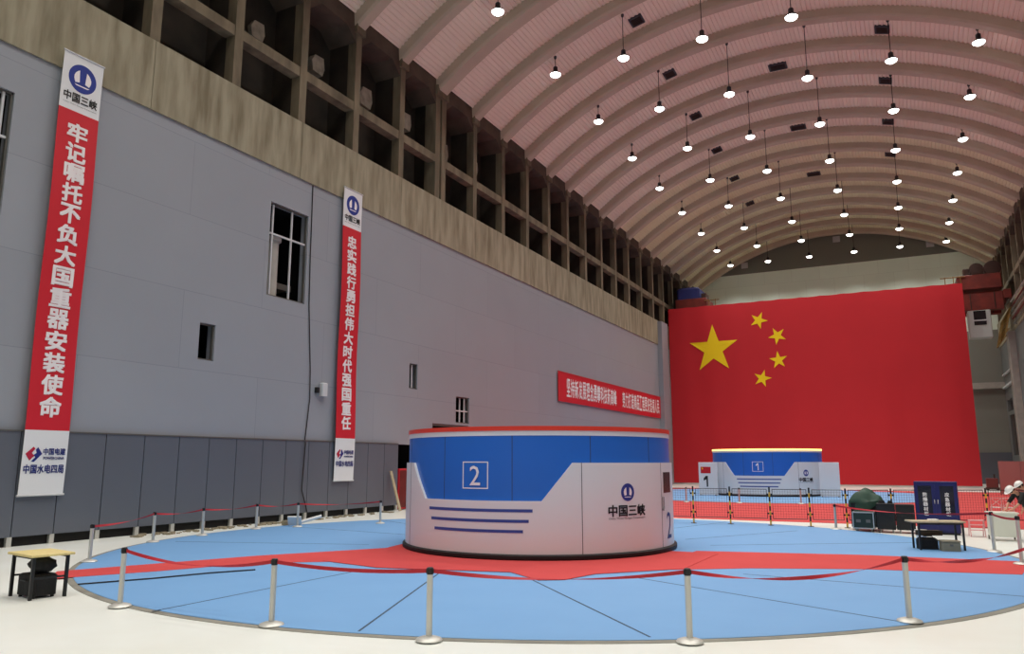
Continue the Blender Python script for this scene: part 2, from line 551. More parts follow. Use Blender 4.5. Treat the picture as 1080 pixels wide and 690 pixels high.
# vaulted roof: corrugated deck over arched ribs
mb = MB()
prof = []
A1 = math.degrees(math.asin((XR + 0.6 - XC) / RDECK))
pitch = 0.26 / RDECK
n = int(2 * R(A1) / pitch)
for k in range(n + 1):
    a = -R(A1) + k * pitch
    for da, dr in ((0, 0), (.42, 0), (.5, .07), (.92, .07)):
        prof.append((a + da * pitch, RDECK + dr))
N = len(prof)
YS = 67.5                                        # deck beyond is coloured creamier, painting in the fading of the pink bounce light
def deck(mb, ya, yb):
    vsl = [(XC + r * math.sin(a), y, ZCC + r * math.cos(a)) for y in (ya, yb) for (a, r) in prof]
    return mb.add(vsl, [(k, k + 1, N + k + 1, N + k) for k in range(N - 1)])
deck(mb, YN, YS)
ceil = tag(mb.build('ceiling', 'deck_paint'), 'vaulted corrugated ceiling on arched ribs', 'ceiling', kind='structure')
deck(MB(), YS, YE).build('bounce_fade_deck', 'deck_bounce_fade', ceil)
A0 = math.degrees(math.asin((XR - 0.02 - XC) / RI))
for y in COLS:
    mb = MB()
    w = 0.36 if abs(y - 35.6) > .1 else 0.5
    ns = 64
    sec = [(RDECK + .04, y - w - .06), (RI + .12, y - w), (RI, y - w + .1), (RI, y + w - .1), (RI + .12, y + w), (RDECK + .04, y + w + .06)]
    vs2 = []
    for k in range(ns + 1):
        a = R(-A0 + 2 * A0 * k / ns)
        vs2 += [(XC + r * math.sin(a), yy, ZCC + r * math.cos(a)) for (r, yy) in sec]
    fs2 = [(k * 6 + i, k * 6 + (i + 1) % 6, k * 6 + 6 + (i + 1) % 6, k * 6 + 6 + i) for k in range(ns) for i in range(6)]
    fs2 += [tuple(range(5, -1, -1)), tuple(range(ns * 6, ns * 6 + 6))]
    mb.add(vs2, fs2)
    mb.build('rib', 'rib_paint', ceil, smooth=25)

# dark vents in the deck
def arc_pt(x, r):
    return ZCC + math.sqrt(r * r - (x - XC) ** 2)
for nm, x, w, ys in (('left', -12.8, .36, [42.0, 49.4, 56.8, 64.3, 71.9, 80.0]), ('right', 0.52, .36, [49.5, 56.8, 64.3, 71.6]), ('middle', -6.13, .55, [53.2, 64.4, 76.2])):
    for i, y in enumerate(ys):
        r0 = RDECK - 0.02
        a = math.asin((x - XC) / r0)
        def xf(u, v, d, a=a, y=y, r0=r0):
            rr = r0 - d
            return (XC + rr * math.sin(a) + u * math.cos(a), y + v, ZCC + rr * math.cos(a) - u * math.sin(a))
        e = empty('ceiling_vent', xf(0, 0, 0), label='dark %s vent in the vault, %s from the front in its %s line' % ('oblong' if nm == 'middle' else 'square', ORD[i], nm), cat='vent', group='vents in the vault')
        def xl(u, v, d, xf=xf, o=xf(0, 0, 0)):
            p = xf(u, v, d)
            return tuple(p[i] - o[i] for i in range(3))
        mb = MB(xl)
        for q in (-1, 1):
            mb.box(q * w - .05, q * w + .05, -.45, .45, -.06, .06)
            mb.box(-w, w, q * .42 - .05, q * .42 + .05, -.06, .06)
        mb.build('vent_frame', 'seam_dark', e)
        mb = MB(xl)
        mb.box(-w + .04, w - .04, -.4, .4, -.06, -.01)
        for k in range(5):
            mb.box(-w + .04, w - .04, -.34 + k * .16, -.28 + k * .16, -.01, .04)
        mb.build('grille', 'vent_dark', e)

# ------------------------------------------------------------------ high bay lamps
LX = [('leftmost', -17.7), ('second', -13.3), ('third', -8.65), ('fourth', -3.85), ('fifth', 0.85), ('rightmost', 5.35)]
LYS = [93.7, 86.2, 78.7, 71.0, 63.4, 55.8, 48.3, 40.8, 33.2, 25.7, 18.2, 10.7, 3.2, -4.3]
lens_mb = MB().lathe([(0.02, -0.13), (0.19, -0.11), (0.30, -0.03), (0.33, 0.04), (0.3, 0.05)], n=18)
house_mb = MB().lathe([(0.33, 0.035), (0.345, 0.04), (0.31, 0.12), (0.17, 0.22), (0.14, 0.24), (0.14, 0.5), (0.11, 0.54), (0.03, 0.56), (0.02, 0.66)], n=18)
ld = bpy.data.lights.new('lamp_light', 'SPOT')
ld.energy = LAMP_W
ld.spot_size = R(121)
ld.spot_blend = 1.0
ld.shadow_soft_size = 0.24
ld.color = (1.0, 0.97, 0.91)
lamp0 = None
for (rn, x) in LX:
    for i, y in enumerate(LYS):
        lab = 'lit high bay lamp, %s from the end wall in the %s' % (ORD[i], {'leftmost': 'leftmost row', 'rightmost': 'rightmost row'}.get(rn, rn + ' row from the left'))
        top = arc_pt(x, RDECK) - LAMP_Z
        if lamp0 is None:
            e = empty('high_bay_lamp', (x, y, LAMP_Z), label=lab, cat='lamp', group='high bay lamps under the vault')
            h = house_mb.build('housing', 'lamp_housing', e, smooth=40)
            l = lens_mb.build('lens', 'lamp_lens', e, smooth=60)
            lo = bpy.data.objects.new('lamp_light', ld)
            col.objects.link(lo)
            lo.parent = e
            lo.location = (0, 0, -0.36)
            lamp0 = e
        else:
            e = lamp0.copy()
            col.objects.link(e)
            for ch in list(lamp0.children):
                if ch.name.startswith(('rod', 'ceiling_hook')):
                    continue
                c = ch.copy()
                col.objects.link(c)
                c.parent = e
            e.location = (x, y, LAMP_Z)
            e['label'] = lab
        MB().lathe([(0.022, 0.6), (0.022, top)], n=6).build('rod', 'cable_black', e)
        MB().lathe([(0.03, top - .2), (0.09, top - .12), (0.09, top)], n=8).build('ceiling_hook', 'lamp_housing', e)

# ------------------------------------------------------------------ floor coverings
DC = (-9.25, 20.5)
DR = 11.65
def disc(cx, cy, r, label, name='round_floor_mat'):
    e = empty(name, (cx, cy, 0), label=label, cat='floor mat')
    MB().lathe([(r + .16, 0.0), (r + .16, .008), (r + .10, .014), (r - .05, .014)], n=128, cap=False).build('edging', 'edging', e)
    MB().lathe([(r + .03, 0.0), (r + .03, .02), (r, .026), (0.01, .026)], n=128).build('mat', 'blue_mat', e)
    return e
d1 = disc(DC[0], DC[1], DR, 'large round blue floor mat under the booth numbered 2')
# joints between the sheets, as found on the floor
for (a, b) in (((-10.82, 8.8), (-10.82, 14.2)), ((-9.2, 14.8), (-7.02, 9.12)), ((-6.87, 14.45), (-3.3, 10.6)), ((-5.42, 15.85), (-0.3, 13.25)),
               ((-3.3, 17.22), (2.0, 16.6)), ((-6.26, 23.95), (-3.6, 28.64)), ((-5.2, 22.6), (0.6, 26.5)), ((-12.8, 24.5), (-15.6, 30)), ((-13.6, 23), (-19.2, 26.2)),
               ((-14.0, 21.3), (-20.6, 22.2)), ((-10.5, 25.3), (-11.2, 31.8)), ((-8.4, 25), (-6.6, 31.5)), ((-13.9, 18.4), (-19.5, 16.5))):
    a, b = Vector(a), Vector(b)
    nrm = Vector((-(b - a).y, (b - a).x)).normalized() * 0.018
    mb = MB().prism([(*(a - nrm - Vector(DC)), .0262), (*(b - nrm - Vector(DC)), .0262), (*(b + nrm - Vector(DC)), .0262), (*(a + nrm - Vector(DC)), .0262)], (0, 0, .002))
    mb.build('joint', 'mat_joint', d1)
cb = MB().tube([(-14.34, 9.95, .045), (-13.75, 11.1, .042), (-13.3, 12.2, .045), (-12.84, 13.0, .042)], .015, 6)
tag(cb.build('floor_cable', 'cable_black'), 'black cable lying on the blue mat near the left table', 'cable')
d2 = disc(-9.2, 58.45, 11.65, 'farther round blue floor mat under the booth numbered 1')
d2.location.z = 0.012

tag(MB().box(-21.5, 9.0, 33.0, 71.0, 0, .012).build('carpet_field', 'red_carpet'), 'wide red carpet laid between and around the farther blue mat', 'carpet')
def slab(name, poly, z0, z1, m, label, cat):
    mb = MB()
    mb.prism([(x, y, z0) for (x, y) in poly], (0, 0, z1 - z0))
    return tag(mb.build(name, m), label, cat)
Z0 = .0262
slab('carpet_runner', [(-15.62, 10.15), (-14.6, 11.95), (-13.75, 13.9), (-12.3, 14.9), (-11.6, 17.3), (-12.9, 17.9), (-14.75, 14.95), (-16.5, 10.95)], Z0, Z0 + .006, 'red_carpet',
     'red carpet runner leading left from the booth numbered 2', 'carpet')
slab('carpet_runner', [(-5.6, 16.6), (-3.3, 18.2), (-1.1, 19.15), (1.9, 19.75), (2.35, 22.3), (-1.3, 22.0), (-5.2, 21.0)], Z0, Z0 + .006, 'red_carpet',
     'red carpet runner leading right from the booth numbered 2', 'carpet')
slab('carpet_ring', [(-12.9, 17.9), (-12.6, 14.9), (-10.7, 14.5), (-9.2, 14.85), (-7.75, 15.2), (-6.75, 14.45), (-6.3, 14.75), (-6.05, 15.75), (-4.6, 17.4), (-4.55, 20.6), (-9.6, 20.6), (-13.2, 19.5)], Z0 + .006, Z0 + .014, 'red_carpet',
     'red carpet spread around the foot of the booth numbered 2', 'carpet')

# ------------------------------------------------------------------ emblems
def emblem_three(mbw, mbb, u, v, r, d):
    """round blue badge with a white dam-like mark"""
    put_poly(mbb, disc_poly(u, v, r, r, 40), d)
    for s in (-1, 1):
        pts = [(u + s * r * .26, v + r * .56), (u + s * r * .2, v - r * .3), (u + s * r * .5, v - r * .38)]
        pts += [(u + s * r * (.62 * math.cos(R(t))), v + r * .62 * math.sin(R(t)) * .95) for t in (-28, -10, 10, 30, 50)]
        put_poly(mbw, pts if s > 0 else pts[::-1], d + .004)
    put_poly(mbw, [(u - r * .55, v - r * .5), (u + r * .55, v - r * .5), (u + r * .4, v - r * .58), (u - r * .4, v - r * .58)], d + .004)

def emblem_power(mbr, mbb, u, v, r, d):
    """two interlocking half diamonds, red on the left, blue on the right"""
    put_poly(mbr, [(u - r, v), (u - .1 * r, v + r * .85), (u + .12 * r, v + r * .6), (u - .25 * r, v + .1 * r), (u + .1 * r, v - .25 * r), (u - .15 * r, v - .45 * r), (u - .45 * r, v - .8 * r)], d)
    put_poly(mbb, [(u + r, v), (u + .45 * r, v + .8 * r), (u + .2 * r, v + .5 * r), (u + .32 * r, v + .1 * r), (u - .02 * r, v - .12 * r), (u + .22 * r, v - .4 * r), (u - .25 * r, v - .9 * r), (u + .1 * r, v - .95 * r)], d)

# ------------------------------------------------------------------ booths (round generator-pit covers dressed as booths)
def booth(cx, cy, z, num, label, logo_a, left_a, wings=False, lit=False):
    e = empty('round_booth', (cx, cy, z), label=label, cat='booth')
    RB, RW = 3.72, 3.785
    MB().lathe([(3.84, 0), (3.86, .03), (3.86, .1), (3.8, .13), (3.5, .13)], n=96).build('plinth', 'black_rubber', e)
    def P(a, r, zz):
        return (r * math.sin(R(a)), -r * math.cos(R(a)), zz)
    def cxf(r0):
        def xf(u, v, d):                      # u metres along the curve from the front
            a = math.degrees(u / r0)
            return P(a, r0 + d, v)
        return xf
    def band(mb, angs, lo, hi, ri, ro):
        vs, fs = [], []
        closed = abs(angs[-1] - angs[0]) >= 359.9
        aa = angs[:-1] if closed else angs
        for a in aa:
            vs += [P(a, ri, lo(a)), P(a, ro, lo(a)), P(a, ro, hi(a)), P(a, ri, hi(a))]
        n = len(aa)
        for k in range(n if closed else n - 1):
            j = (k + 1) % n
            fs += [(k * 4 + i, k * 4 + (i + 1) % 4, j * 4 + (i + 1) % 4, j * 4 + i) for i in range(4)]
        if not closed:
            fs += [(0, 1, 2, 3), ((n - 1) * 4 + 3, (n - 1) * 4 + 2, (n - 1) * 4 + 1, (n - 1) * 4)]
        mb.add(vs, fs)
    def top(a):
        t = abs((a + 180) % 360 - 180)
        if t >= 37.6: return 2.28
        if t <= 26.0: return 1.37
        return 1.37 + (2.28 - 1.37) * (t - 26.0) / 11.6
    angs = sorted(set([-180 + 2.5 * k for k in range(145)] + [-37.6, -26, 26, 37.6]))
    mb = MB(); band(mb, angs, lambda a: .11, top, 3.6, RW); mb.build('lower_shell', 'unit_white', e, smooth=30)
    mb = MB(); band(mb, angs, lambda a: 1.3, lambda a: 2.94, 3.55, RB); mb.build('upper_shell', 'unit_blue', e, smooth=30)
    mb = MB(); band(mb, angs, lambda a: 2.94, lambda a: 3.06, 3.55, RB + .012); mb.build('white_band', 'unit_white', e, smooth=30)
    mb = MB(); band(mb, angs, lambda a: 3.06, lambda a: 3.17, 3.5, RB + .03); mb.build('rim', 'rim_lit' if lit else 'unit_rim_red', e, smooth=30)
    MB().lathe([(3.52, 3.08), (3.52, 3.12), (.02, 3.16)], n=64).build('roof', 'unit_roof', e)
    for i, (zz, aw) in enumerate(((1.145, 22.7), (.90, 21.3), (.66, 19.2))):
        mb = MB()
        al = [-aw + 2 * aw * k / 20 for k in range(21)]
        band(mb, al, lambda a, zz=zz: zz - .035, lambda a, zz=zz: zz + .035, RW - .01, RW + .006)
        mb.build('stripe', 'unit_stripe', e)
    mb = MB(cxf(RB))
    for a in (-75, -45, -15, 15, 45, 75, 105, 135, 165, -105, -135, -165):
        u = R(a) * RB
        mb.box(u - .008, u + .008, max(1.3, top(a)), 2.94, -.002, .003)
    mb.build('seams', 'seam_dark', e)
    mb = MB(cxf(RW))
    for a in (-41, 41, -82.8, 82.8, 110, 140, 170, -110, -140, -170):
        u = R(a) * RW
        mb.box(u - .008, u + .008, .13, 2.28, -.002, .003)
    mb.build('seams', 'seam_dark', e)
    # number in its square
    mb = MB(cxf(RB))
    for (a, b, c, d) in ((-.36, -.335, 1.65, 2.31), (.335, .36, 1.65, 2.31), (-.36, .36, 2.285, 2.31), (-.36, .36, 1.65, 1.675)):
        nseg = 6
        for k in range(nseg):
            mb.box(a + (b - a) * k / nseg, a + (b - a) * (k + 1) / nseg, c, d, .0, .008)
    put_text(mb, num, 0.0, 1.97, .008, height=.47, width=.29 if num == '2' else .14, bold=.004)
    mb.build('number_sign', 'lettering_white', e)
    # badge and lettering
    for a in (logo_a, left_a):
        u = R(a) * RW
        bw, bb, bt = MB(cxf(RW)), MB(cxf(RW)), MB(cxf(RW))
        emblem_three(bw, bb, u, 1.56, .215, .006)
        bb.build('badge', 'emblem_blue', e)
        bw.build('badge_mark', 'lettering_white', e)
        put_text(bt, '中国三峡', u, 1.12, .006, height=.27, width=1.2, bold=.028)
        put_text(bt, 'China Three Gorges Corporation', u, .93, .006, height=.06, width=1.2)
        bt.build('lettering', 'lettering_black', e)
    # door on the right end
    u0 = R(84.4) * RW
    mb = MB(cxf(RW)); mb.box(u0 - .02, u0 + .66, 1.46, 2.07, -.02, .012); mb.build('window_frame', 'unit_white', e)
    mb = MB(cxf(RW)); mb.box(u0 + .02, u0 + .62, 1.5, 2.03, .0, .016); mb.build('window', 'window_dark', e)
    mb = MB(cxf(RW)); mb.box(u0 - .07, u0 - .03, 1.1, 1.4, .0, .05); mb.box(u0 - .08, u0 - .02, 1.05, 1.1, 0, .03); mb.build('handle', 'chrome', e)
    mb = MB(cxf(RW)); put_text(mb, num, u0 + .42, .66, .008, height=.68, width=.4 if num == '2' else .2); mb.build('door_number', 'emblem_navy', e)
    return e
b2 = booth(-9.62, 20.65, Z0 + .014, '2', 'large round blue and white booth numbered 2 in the middle of the hall', 60.7, -66)
b1 = booth(-9.2, 58.45, .038, '1', 'farther round blue and white booth numbered 1 before the big flag', 50, -67, lit=True)
# free-standing white panels beside booth 1
for (x0, x1, y, lab, left) in ((-13.4, -12.1, 55.6, 'white panel with small red flag left of booth numbered 1', True), (-5.5, -4.25, 56.4, 'plain white panel standing right of booth numbered 1', False)):
    e = empty('standing_panel', ((x0 + x1) / 2, y, .038), label=lab, cat='panel', group='white panels beside the farther booth')
    w = (x1 - x0) / 2
    MB().cbox(-w, w, -.05, .05, 0.02, 2.26, .01).build('panel', 'unit_white', e)
    for s in (-.8, .8):
        MB().box(s * w - .03, s * w + .03, -.3, .1, 0, .05).build('foot', 'steel_dark', e)
    if left:
        xf = lambda u, v, d: (u, -.05 - d, v)
        mb = MB(xf); put_poly(mb, [(-.5, 1.5), (.2, 1.5), (.2, 1.95), (-.5, 1.95)], .008); mb.build('flag_print', 'red_flag', e)
        mb = MB(xf); put_poly(mb, [(-.38 + (.09 if k % 2 == 0 else .036) * math.sin(R(36 * k)), 1.83 + (.09 if k % 2 == 0 else .036) * math.cos(R(36 * k))) for k in range(10)], .012); mb.build('star', 'yellow_star', e)
        mb = MB(xf); put_text(mb, '1', -.12, .95, .008, height=.75, width=.36, bold=.03); mb.build('number', 'lettering_black', e)

# ------------------------------------------------------------------ the big flag
FY = 82.0
fx0, fx1, fz0, fz1 = -22.4, 5.62, 0.17, 18.85
e = empty('big_flag', ((fx0 + fx1) / 2, FY, fz0), label='huge red flag with five yellow stars hanging across the far end', cat='flag')
cx = (fx0 + fx1) / 2
def wave(x, z):
    return .05 * math.sin(x * .9 + .3 * math.sin(z * .4)) + .02 * math.sin(x * 2.3 + z * .15)
mb = MB()
nx, nz = 90, 40
vs, fs = [], []
for j in range(nz + 1):
    for i in range(nx + 1):
        x = fx0 - cx + (fx1 - fx0) * i / nx
        z = (fz1 - fz0) * j / nz
        if j == nz:
            z -= .05 * abs(math.sin(i * .5))
        vs.append((x, wave(x, z), z))
for j in range(nz):
    for i in range(nx):
        k = j * (nx + 1) + i
        fs.append((k, k + 1, k + nx + 2, k + nx + 1))
n0 = len(vs)
vs += [(x, y + .02, z) for (x, y, z) in vs]
fs += [tuple(n0 + q for q in g[::-1]) for g in fs]
mb.add(vs, fs)
mb.build('flag_cloth', 'red_flag', e, smooth=60)
def star(x, z, r, rot, nm):
    mb = MB()
    pts = []
    for k in range(10):
        q = r if k % 2 == 0 else r * .382
        a = R(36 * k) + rot
        pts.append((x + q * math.sin(a) - cx, z + q * math.cos(a) - fz0))
    cc = (x - cx, z - fz0)
    # subdivided fan so that the star follows the cloth
    vs, fs = [], []
    K = 5
    for k in range(10):
        a, b = pts[k], pts[(k + 1) % 10]
        o = len(vs)
        for i in range(K + 1):
            for (p) in (a, b):
                t = i / K
                u, v = cc[0] + (p[0] - cc[0]) * t, cc[1] + (p[1] - cc[1]) * t
                vs.append((u, wave(u, v) - .03, v))
        for i in range(K):
            fs.append((o + 2 * i, o + 2 * i + 1, o + 2 * i + 3, o + 2 * i + 2))
    mb.add(vs, fs)
    mb.build('star', 'yellow_star', e)
star(-17.68, 14.1, 2.65, 0, 'big')
for (x, z) in ((-12.91, 16.8), (-11.14, 15.05), (-11.17, 12.55), (-12.85, 10.75)):
    a = math.atan2(-17.68 - x, 14.1 - z)
    star(x, z, .93, a, 'small')

# ------------------------------------------------------------------ banners on the left wall
def v_banner(y0, y1, z0, z1, text, label):
    x = XL + .22
    e = empty('hanging_banner', (x, (y0 + y1) / 2, z0), label=label, cat='banner', group='vertical banners on the left wall')
    w, H = (y1 - y0) / 2, z1 - z0
    def xf(u, v, d):
        return (.03 * math.sin(v * .9) + d, u, v)
    ht, hb = 1.85, 1.85                    # white fields
    def cloth(v0, v1, name, m):
        mb = MB(xf)
        n = 24
        for k in range(n):
            a, b = v0 + (v1 - v0) * k / n, v0 + (v1 - v0) * (k + 1) / n
            mb.box(-w, w, a, b, -.008, 0)
        return mb.build(name, m, e)
    cloth(0, hb, 'footer', 'banner_white')
    cloth(hb, H - ht, 'cloth', 'banner_red')
    cloth(H - ht, H, 'header', 'banner_white')
    mb = MB(xf); mb.tube([(-w - .03, H, 0), (w + .03, H, 0)], .03, 8); mb.build('top_rail', 'frame_white', e)
    mb = MB(xf); mb.tube([(-w - .03, 0, 0), (w + .03, 0, 0)], .03, 8); mb.build('bottom_rail', 'frame_white', e)
    bw, bb, bt = MB(xf), MB(xf), MB(xf)
    emblem_three(bw, bb, 0, H - .72, .46, .008)
    bb.build('badge', 'emblem_blue', e); bw.build('badge_mark', 'lettering_white', e)
    put_text(bt, '中国三峡', 0, H - 1.40, .006, height=.30, width=1.1, bold=.02)
    put_text(bt, 'China Three Gorges Corporation', 0, H - 1.64, .006, height=.055, width=1.1)
    bt.build('header_lettering', 'lettering_black', e)
    mb = MB(xf)
    n = len(text)
    a, b = hb + .35, H - ht - .35
    st = (b - a) / n
    for i, ch in enumerate(text):
        put_text(mb, ch, 0, b - st * (i + .5), .008, height=st * .86, width=min(.82, st * .95), bold=.035)
    mb.build('slogan_lettering', 'lettering_white', e)
    er, eb, tb = MB(xf), MB(xf), MB(xf)
    emblem_power(er, eb, -.34, 1.17, .24, .008)
    er.build('emblem_red_half', 'emblem_red', e); eb.build('emblem_blue_half', 'emblem_navy', e)
    put_text(tb, '中国电建', .26, 1.24, .006, height=.19, width=.66, bold=.02)
    tb.build('footer_lettering', 'emblem_navy', e)
    tb = MB(xf)
    put_text(tb, 'POWERCHINA', .26, 1.05, .006, height=.075, width=.62, bold=.01)
    tb.build('footer_lettering', 'emblem_navy', e)
    tb = MB(xf)
    put_text(tb, '中国水电四局', 0, .74, .006, height=.25, width=1.18, bold=.025)
    tb.build('footer_lettering', 'emblem_navy', e)
v_banner(13.5, 14.82, 1.4, 15.0, '牢记嘱托不负大国重器安装使命', 'long red vertical banner nearest the camera, leftmost on the grey wall')
v_banner(27.03, 28.37, 1.52, 14.95, '忠实践行勇担伟大时代强国重任', 'long red vertical banner on the grey wall right of the tall window')
# horizontal banner
e = empty('wall_banner', (XL + .1, 65.3, 6.72), label='long horizontal red banner with white slogan on the far left wall', cat='banner')
xf = lambda u, v, d: (d, u, v)
mb = MB(xf); mb.box(-13.4, 13.5, 0, 2.2, -.01, 0); mb.build('cloth', 'banner_red', e)
for (u0, u1, s) in ((-11.9, -.6, '坚持新发展理念勇攀科技新高峰'), (.9, 12.5, '努力打造精品工程更好造福人民')):
    st = (u1 - u0) / len(s)
    mb = MB(xf)
    for i, ch in enumerate(s):
        put_text(mb, ch, u0 + st * (i + .5), 1.12, .01, height=1.35, width=st * .86, bold=.02)
    mb.build('slogan_lettering', 'lettering_white', e)
mb = MB(xf); mb.tube([(-13.45, 2.2, 0), (13.55, 2.2, 0)], .03, 6); mb.build('top_rail', 'banner_red', e)

# ------------------------------------------------------------------ dado, windows and small things on the left wall
ys = [10.7, 12.1, 13.48, 14.7, 16.14, 17.53, 18.91, 20.21, 21.5, 22.84, 24.12, 25.47, 26.79, 28.14, 29.52, 30.8, 31.95]
for a, b in zip([YN + 1.35 * k for k in range(17)] + ys[:-1], [YN + 1.35 * (k + 1) for k in range(17)] + ys[1:]):
    if b > 10.7 and a < 10.7 and abs(a - 10.7) > .01:
        b = 10.7
    mb = MB().box(XL + .005, XL + .13, a + .015, b - .015, .27, 3.2)
    mb.build('dado_panel', 'dado_cladding', wl)
    MB().box(XL + .02, XL + .12, b - .09, b + .05, 0, .27).build('dado_foot', 'steel', wl)
MB().box(XL + .005, XL + .02, YN, 32, 0, .27).build('dado_gap_shade', 'void', wl)  # near-black strip painted in for the shade below the dado panels
MB().box(XL + .005, XL + .15, YN, 31.95, 3.2, 3.24).build('dado_cap', 'steel_dark', wl)
def window(n, y0, y1, z0, z1, bars_y, bars_z, label, x=XL - .12):
    e = empty('window_%d' % n, (x, (y0 + y1) / 2, z0), label=label, cat='window', kind='structure')
    w, H = (y1 - y0) / 2, z1 - z0
    mb = MB()
    for s in (-w, w - .06):
        mb.box(-.05, .05, s, s + .06, 0, H)
    mb.box(-.05, .05, -w, w, 0, .06); mb.box(-.05, .05, -w, w, H - .06, H)
    mb.build('window_frame', 'steel_dark', e)
    for b in bars_y:
        MB().box(-.03, .03, b - y0 - w - .035, b - y0 - w + .035, .06, H - .06).build('mullion', 'frame_white', e)
    for b in bars_z:
        MB().box(-.03, .035, -w + .06, w - .06, b - z0 - .035, b - z0 + .035).build('transom', 'frame_white', e)
    return e
window(1, 10.05, 12.3, 9.3, 13.05, [11.2, 12.05], [11.65], 'dark tall window at the left edge of the photo')
w2 = window(2, 22.7, 24.95, 9.0, 12.93, [22.95, 24.06], [11.63], 'dark tall window with pale bars between the two vertical banners')
MB().lathe([(.36, -.1), (.36, 2.3), (.46, 2.36), (.46, 2.5)], c=(-.5, -.45, .1), n=20).build('duct_pipe', 'duct_grey', w2, smooth=40)
MB().box(-1.4, -.5, -1.0, .9, .55, .8).build('inner_rail', 'steel_dark', w2)
window(3, 19.54, 20.26, 6.0, 7.35, [], [], 'small dark window opening right of the first vertical banner')
window(4, 32.94, 33.68, 6.05, 7.37, [33.3], [], 'small dark window opening right of the second vertical banner')
window(5, 37.61, 39.1, 4.5, 6.0, [38.2, 38.7], [5.2], 'dark square window just above the booth numbered 2')
d_ = empty('door_1', (XL - .1, 37.1, 0), label='dark wide doorway behind the booth numbered 2', cat='door', kind='structure')
MB().box(-.06, .06, -1.92, -1.8, 0, 4.38).build('door_frame', 'steel_dark', d_)
MB().box(-.06, .06, 1.8, 1.92, 0, 4.38).build('door_frame', 'steel_dark', d_)
MB().box(-.06, .06, -1.8, 1.8, 4.26, 4.38).build('door_frame', 'steel_dark', d_)
e = empty('junction_box', (XL, 26.1, 5.15), label='small white box on the grey wall beside the second vertical banner', cat='box')
MB().cbox(.0, .22, -.02, .34, .0, .58, .04).build('box_body', 'frame_white', e)
MB().box(.0, .14, -.28, -.12, .12, .36).build('socket', 'black_metal', e)
tag(MB().tube([(XL + .03, 25.1, 14.4), (XL + .03, 25.14, 11), (XL + .03, 25.2, 9), (XL + .04, 25.45, 6.2), (XL + .04, 25.5, 5), (XL + .05, 25.3, 3.26), (XL + .18, 25.2, 3.1), (XL + .18, 25.1, 1.2), (XL + .2, 25.5, .2)], .022, 6).build('wall_cable', 'cable_black'),
    'thin dark cable running down the grey wall beside the tall window', 'cable')
pl = MB().obox((0, 0, 0), (.05, .16, 1.95))
o = tag(pl.build('plank', 'wood_plank'), 'pale plank leaning on the grey wall left of the booth numbered 2', 'plank')
o.location = (-22.1, 31.2, .97); o.rotation_euler = (0, R(-18), 0)
# red hose cabinet in the opening
e = empty('red_cabinet', (-22.9, 32.95, 0), label='red cabinet in the dark opening left of the booth numbered 2', cat='cabinet')
MB().cbox(-.3, .3, -.75, .75, .05, 2.0, .03).build('cabinet_body', 'banner_red', e)
mb = MB()
for y in (-.38, .38): mb.box(.3, .325, y - .33, y + .33, .12, 1.92)
mb.build('door', 'red_machine', e)
MB().box(.3, .36, -.03, .03, .9, 1.1).build('handle', 'chrome', e)
# rubbish by the foot of the wall
e = empty('scrap_pile', (-20.5, 22.6, 0), label='small heap of white scrap sheet and pipe by the wall foot', cat='scrap')
MB().obox((0, 0, .2), (.5, .06, .34), .5, .5).build('sheet', 'white_plastic', e)
MB().tube([(-.2, .2, .06), (.5, .9, .32)], .06, 8).build('pipe', 'white_plastic', e)
MB().obox((-.45, .1, .1), (.3, .3, .16), .3).build('block', 'box_beige', e)
mb = MB()
for k in range(150):
    y = rnd.uniform(17, 32); x = XL + rnd.uniform(.36, .95)
    if 30.5 < y < 31.7: continue
    s = rnd.uniform(.03, .11)
    mb.obox((x, y, s * .3), (s * 2, s * 1.5, s * .7), rnd.uniform(0, 3))
tag(mb.build('rubble', 'rubble'), 'scattered rubble and dirt along the foot of the grey wall', 'rubble', kind='stuff')

# ------------------------------------------------------------------ belt stanchions
def floor_z(x, y):
    d = math.hypot(x - DC[0], y - DC[1])
    return .0265 if d < 11.6 else .015 if d < 12.02 else 0.0
def ribbon(mb, a, b, sag, turns=0.0, w=.026):
    a, b = Vector(a), Vector(b)
    n = 28
    hd = (b - a); hd.z = 0
    side = Vector((-hd.y, hd.x, 0)).normalized()
    vs, fs = [], []
    for k in range(n + 1):
        t = k / n
        p = a.lerp(b, t)
        p.z -= sag * 4 * t * (1 - t)
        ph = turns * math.pi * t
        q = Vector((0, 0, 1)) * math.cos(ph) + side * math.sin(ph)
        nn = Vector((0, 0, 1)) * -math.sin(ph) + side * math.cos(ph)
        for (i, j) in ((-1, -1), (1, -1), (1, 1), (-1, 1)):
            vs.append(tuple(p + q * w * i + nn * .002 * j))
    for k in range(n):
        fs += [(k * 4 + i, k * 4 + (i + 1) % 4, k * 4 + 4 + (i + 1) % 4, k * 4 + 4 + i) for i in range(4)]
    fs += [(0, 1, 2, 3), (n * 4 + 3, n * 4 + 2, n * 4 + 1, n * 4)]
    mb.add(vs, fs)
